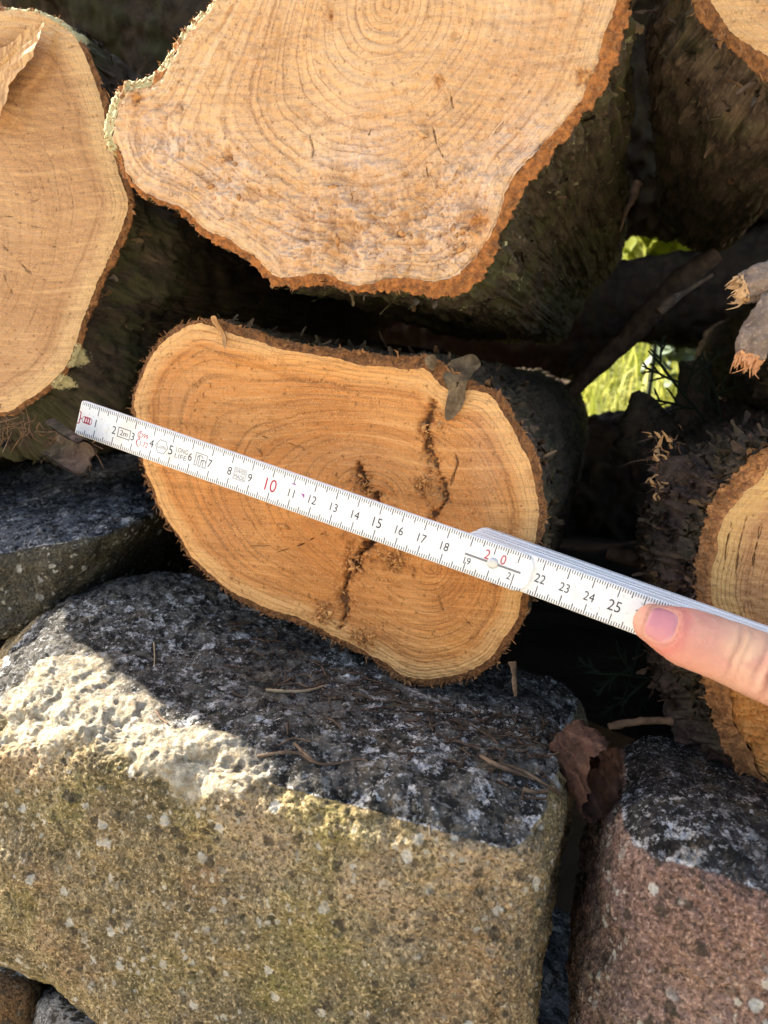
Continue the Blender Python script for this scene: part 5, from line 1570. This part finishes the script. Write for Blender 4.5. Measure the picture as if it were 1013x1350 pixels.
def ground_mat():
    n = NT('ground')
    c = n.mix(n.mr(n.noise(3, 5), 0.4, 0.6), (0.40, 0.34, 0.25), (0.50, 0.44, 0.33))
    c = n.mix(n.mr(n.voro(60), 0.1, 0.5), tuple(x * 0.6 for x in (0.3, 0.25, 0.17)), c)
    return n.done(c, 0.95, n.bump(n.noise(120, 4), 0.5, 0.01))


def soil_mat():
    n = NT('soil')
    c = n.mix(n.noise(60, 5, 0.6), (0.018, 0.013, 0.009), (0.050, 0.036, 0.024))
    return n.done(c, 0.95, n.bump(n.noise(250, 5, 0.7), 0.7, 0.004))


def bank_z(X, Y):
    return 1.03 + 0.50 * np.clip(Y - 0.98, 0, 3.2) + 0.05 * np.clip(Y - 4.2, 0, 300) + 0.03 * np.sin(X * 2.3) * np.clip(Y - 1, 0, 1)


o = sheet('ground', -150, 150, -150, 0.6, 60, 60, lambda X, Y: -0.02 + 0.0 * X, ground_mat())
M_BANKSOIL = plain('bank_turf', (0.17, 0.18, 0.045), 0.95, var=0.5, scale=30)
o = sheet('bank', -60, 60, 0.98, 130, 160, 300, bank_z, M_BANKSOIL)
o = sheet('soil', -2.2, 2.2, 0.44, 1.0, 90, 40, lambda X, Y: 1.02 + 0.01 * np.sin(X * 40) * np.cos(Y * 37) - 0.02 * (Y < 0.5), soil_mat())
# cut earth face behind the dry wall, down to the ground in front
_x, _z = np.meshgrid(np.linspace(-2.2, 2.2, 120), np.linspace(-0.03, 1.03, 50))
_x, _z = _x.ravel(), _z.ravel()
_q = np.c_[_x, 0 * _x, _z]
mb = MB(); mb.add(np.c_[_x, 0.56 + 0.02 * fbm(_q * 9, 4), _z], grid_faces(120, 50))
o = mb.build('earth_bank', soil_mat()); tag(o, kind='structure')
M_GRASS = NT('grass')
_c = M_GRASS.mix(M_GRASS.attr('tone'), (0.24, 0.29, 0.03), (0.62, 0.58, 0.16))
M_GRASS.done(_c, 0.6)
_tr = M_GRASS.new('ShaderNodeBsdfTranslucent'); M_GRASS.set(_tr.inputs[0], _c)
_mx = M_GRASS.new('ShaderNodeMixShader'); _mx.inputs[0].default_value = 0.4
M_GRASS.t.links.new(M_GRASS.p.outputs[0], _mx.inputs[1]); M_GRASS.t.links.new(_tr.outputs[0], _mx.inputs[2]); M_GRASS.t.links.new(_mx.outputs[0], M_GRASS.out.inputs[0])
M_GRASS = M_GRASS.m
nb = 16000
gx = np.concatenate([RNG.normal(0.35, 0.32, nb // 2), RNG.uniform(-1.6, 2.2, nb // 2)])
gy = 1.0 + 1.6 * RNG.random(nb) ** 1.3
gz = bank_z(gx, gy)
hgt = RNG.uniform(0.03, 0.10, nb); wd = RNG.uniform(0.0012, 0.003, nb)
lean = RNG.normal(size=(nb, 2)) * 0.45
ang = RNG.uniform(0, np.pi, nb)
dx, dy = np.cos(ang) * wd, np.sin(ang) * wd
b0 = np.c_[gx, gy, gz]
m1 = b0 + np.c_[lean * hgt[:, None] * 0.35, hgt * 0.6]
t1 = b0 + np.c_[lean * hgt[:, None], hgt * (0.95 - 0.25 * np.abs(lean[:, 0]))]
D = np.c_[dx, dy, 0 * dx]
V = np.stack([b0 - D, b0 + D, m1 + D * 0.8, m1 - D * 0.8, t1 + D * 0.1, t1 - D * 0.1], 1).reshape(-1, 3)
i6 = np.arange(nb)[:, None] * 6
F_ = np.concatenate([i6 + np.array([0, 1, 2, 3]), i6 + np.array([3, 2, 4, 5])])
mb = MB(); mb.add(V, F_, tone=np.repeat(np.clip(RNG.normal(0.35, 0.28, nb), 0, 1), 6))
o = mb.build('grass', M_GRASS); tag(o, 'sunlit yellow-green grass on the bank behind the pile', 'grass', kind='stuff')


def leafy_plant(label, c, ground, n, spread, size, seed, mat):
    rg = np.random.default_rng(seed)
    b = np.array([c[0], c[1] + 0.02, ground])
    root = empty('leafy_plant', b, label, 'plant', 'plants behind the pile')
    mb = MB()
    tube(mb, np.array([b, (b + c) / 2 + [0.01, 0, 0], c]) - b, [0.004, 0.003, 0.002], 7, 14)
    mb.build('stem', M_SPRIG, root)
    mb = MB()
    for k in range(n):
        p = c - b + rg.normal(size=3) * spread
        d = rg.normal(size=3); d[2] -= 0.2; d /= np.linalg.norm(d)
        w = np.cross(d, rg.normal(size=3)); w /= np.linalg.norm(w)
        up = np.cross(d, w)
        s = size * rg.uniform(0.6, 1.3)
        V = []
        for t_ in np.linspace(0, 1, 6):
            ww = s * 0.42 * math.sin(3.05 * t_ + 0.05) ** 0.8
            for q in (-1, 0, 1): V.append(p + d * s * t_ + w * ww * q + up * s * (0.14 * abs(q) - 0.25 * t_ * t_))
        mb.add(V, grid_faces(3, 6), tone=rg.random() * 0.35)
    mb.build('leaves', mat, root)


leafy_plant('leafy green plant seen through the small upper gap', at(862, 318, 1.15), bank_z(np.array([0.]), np.array([1.15]))[0], 220, 0.032, 0.028, 3, M_GRASS)
leafy_plant('grey-green broad leaves at the top of the lower bright gap', at(892, 458, 1.20), bank_z(np.array([0.]), np.array([1.2]))[0], 34, 0.016, 0.030, 4, plain('plant_grey', (0.13, 0.17, 0.11), 0.5, var=0.3))

# ------------------------------------------------------------------ light
SUN_EL, SUN_AZ = R(38), R(286)      # azimuth clockwise from +Y
sd_ = Vector((math.sin(SUN_AZ) * math.cos(SUN_EL), math.cos(SUN_AZ) * math.cos(SUN_EL), math.sin(SUN_EL)))
ld = bpy.data.lights.new('sun', 'SUN')
ld.energy = 5.0
ld.angle = R(0.53)
ld.color = (1.0, 0.93, 0.82)
lo = bpy.data.objects.new('sun', ld)
COL.objects.link(lo)
lo.location = (-3, 3, 6)
lo.rotation_euler = sd_.to_track_quat('Z', 'Y').to_euler()
w = bpy.data.worlds.new('World')
SC.world = w
w.use_nodes = True
nt = w.node_tree
bg = nt.nodes['Background']
sky = nt.nodes.new('ShaderNodeTexSky')
sky.sky_type = 'NISHITA'
sky.sun_disc = False
sky.sun_elevation = SUN_EL
sky.sun_rotation = SUN_AZ
sky.dust_density = 4.0
sky.ozone_density = 0.6
nt.links.new(sky.outputs[0], bg.inputs[0])
bg.inputs[1].default_value = 0.12
SC.view_settings.view_transform = 'Standard'
SC.view_settings.look = 'None'
SC.view_settings.gamma = 1
SC.view_settings.exposure = 2.0
SC.cycles.use_denoising = True
SC.cycles.max_bounces = 8
SC.render.film_transparent = False
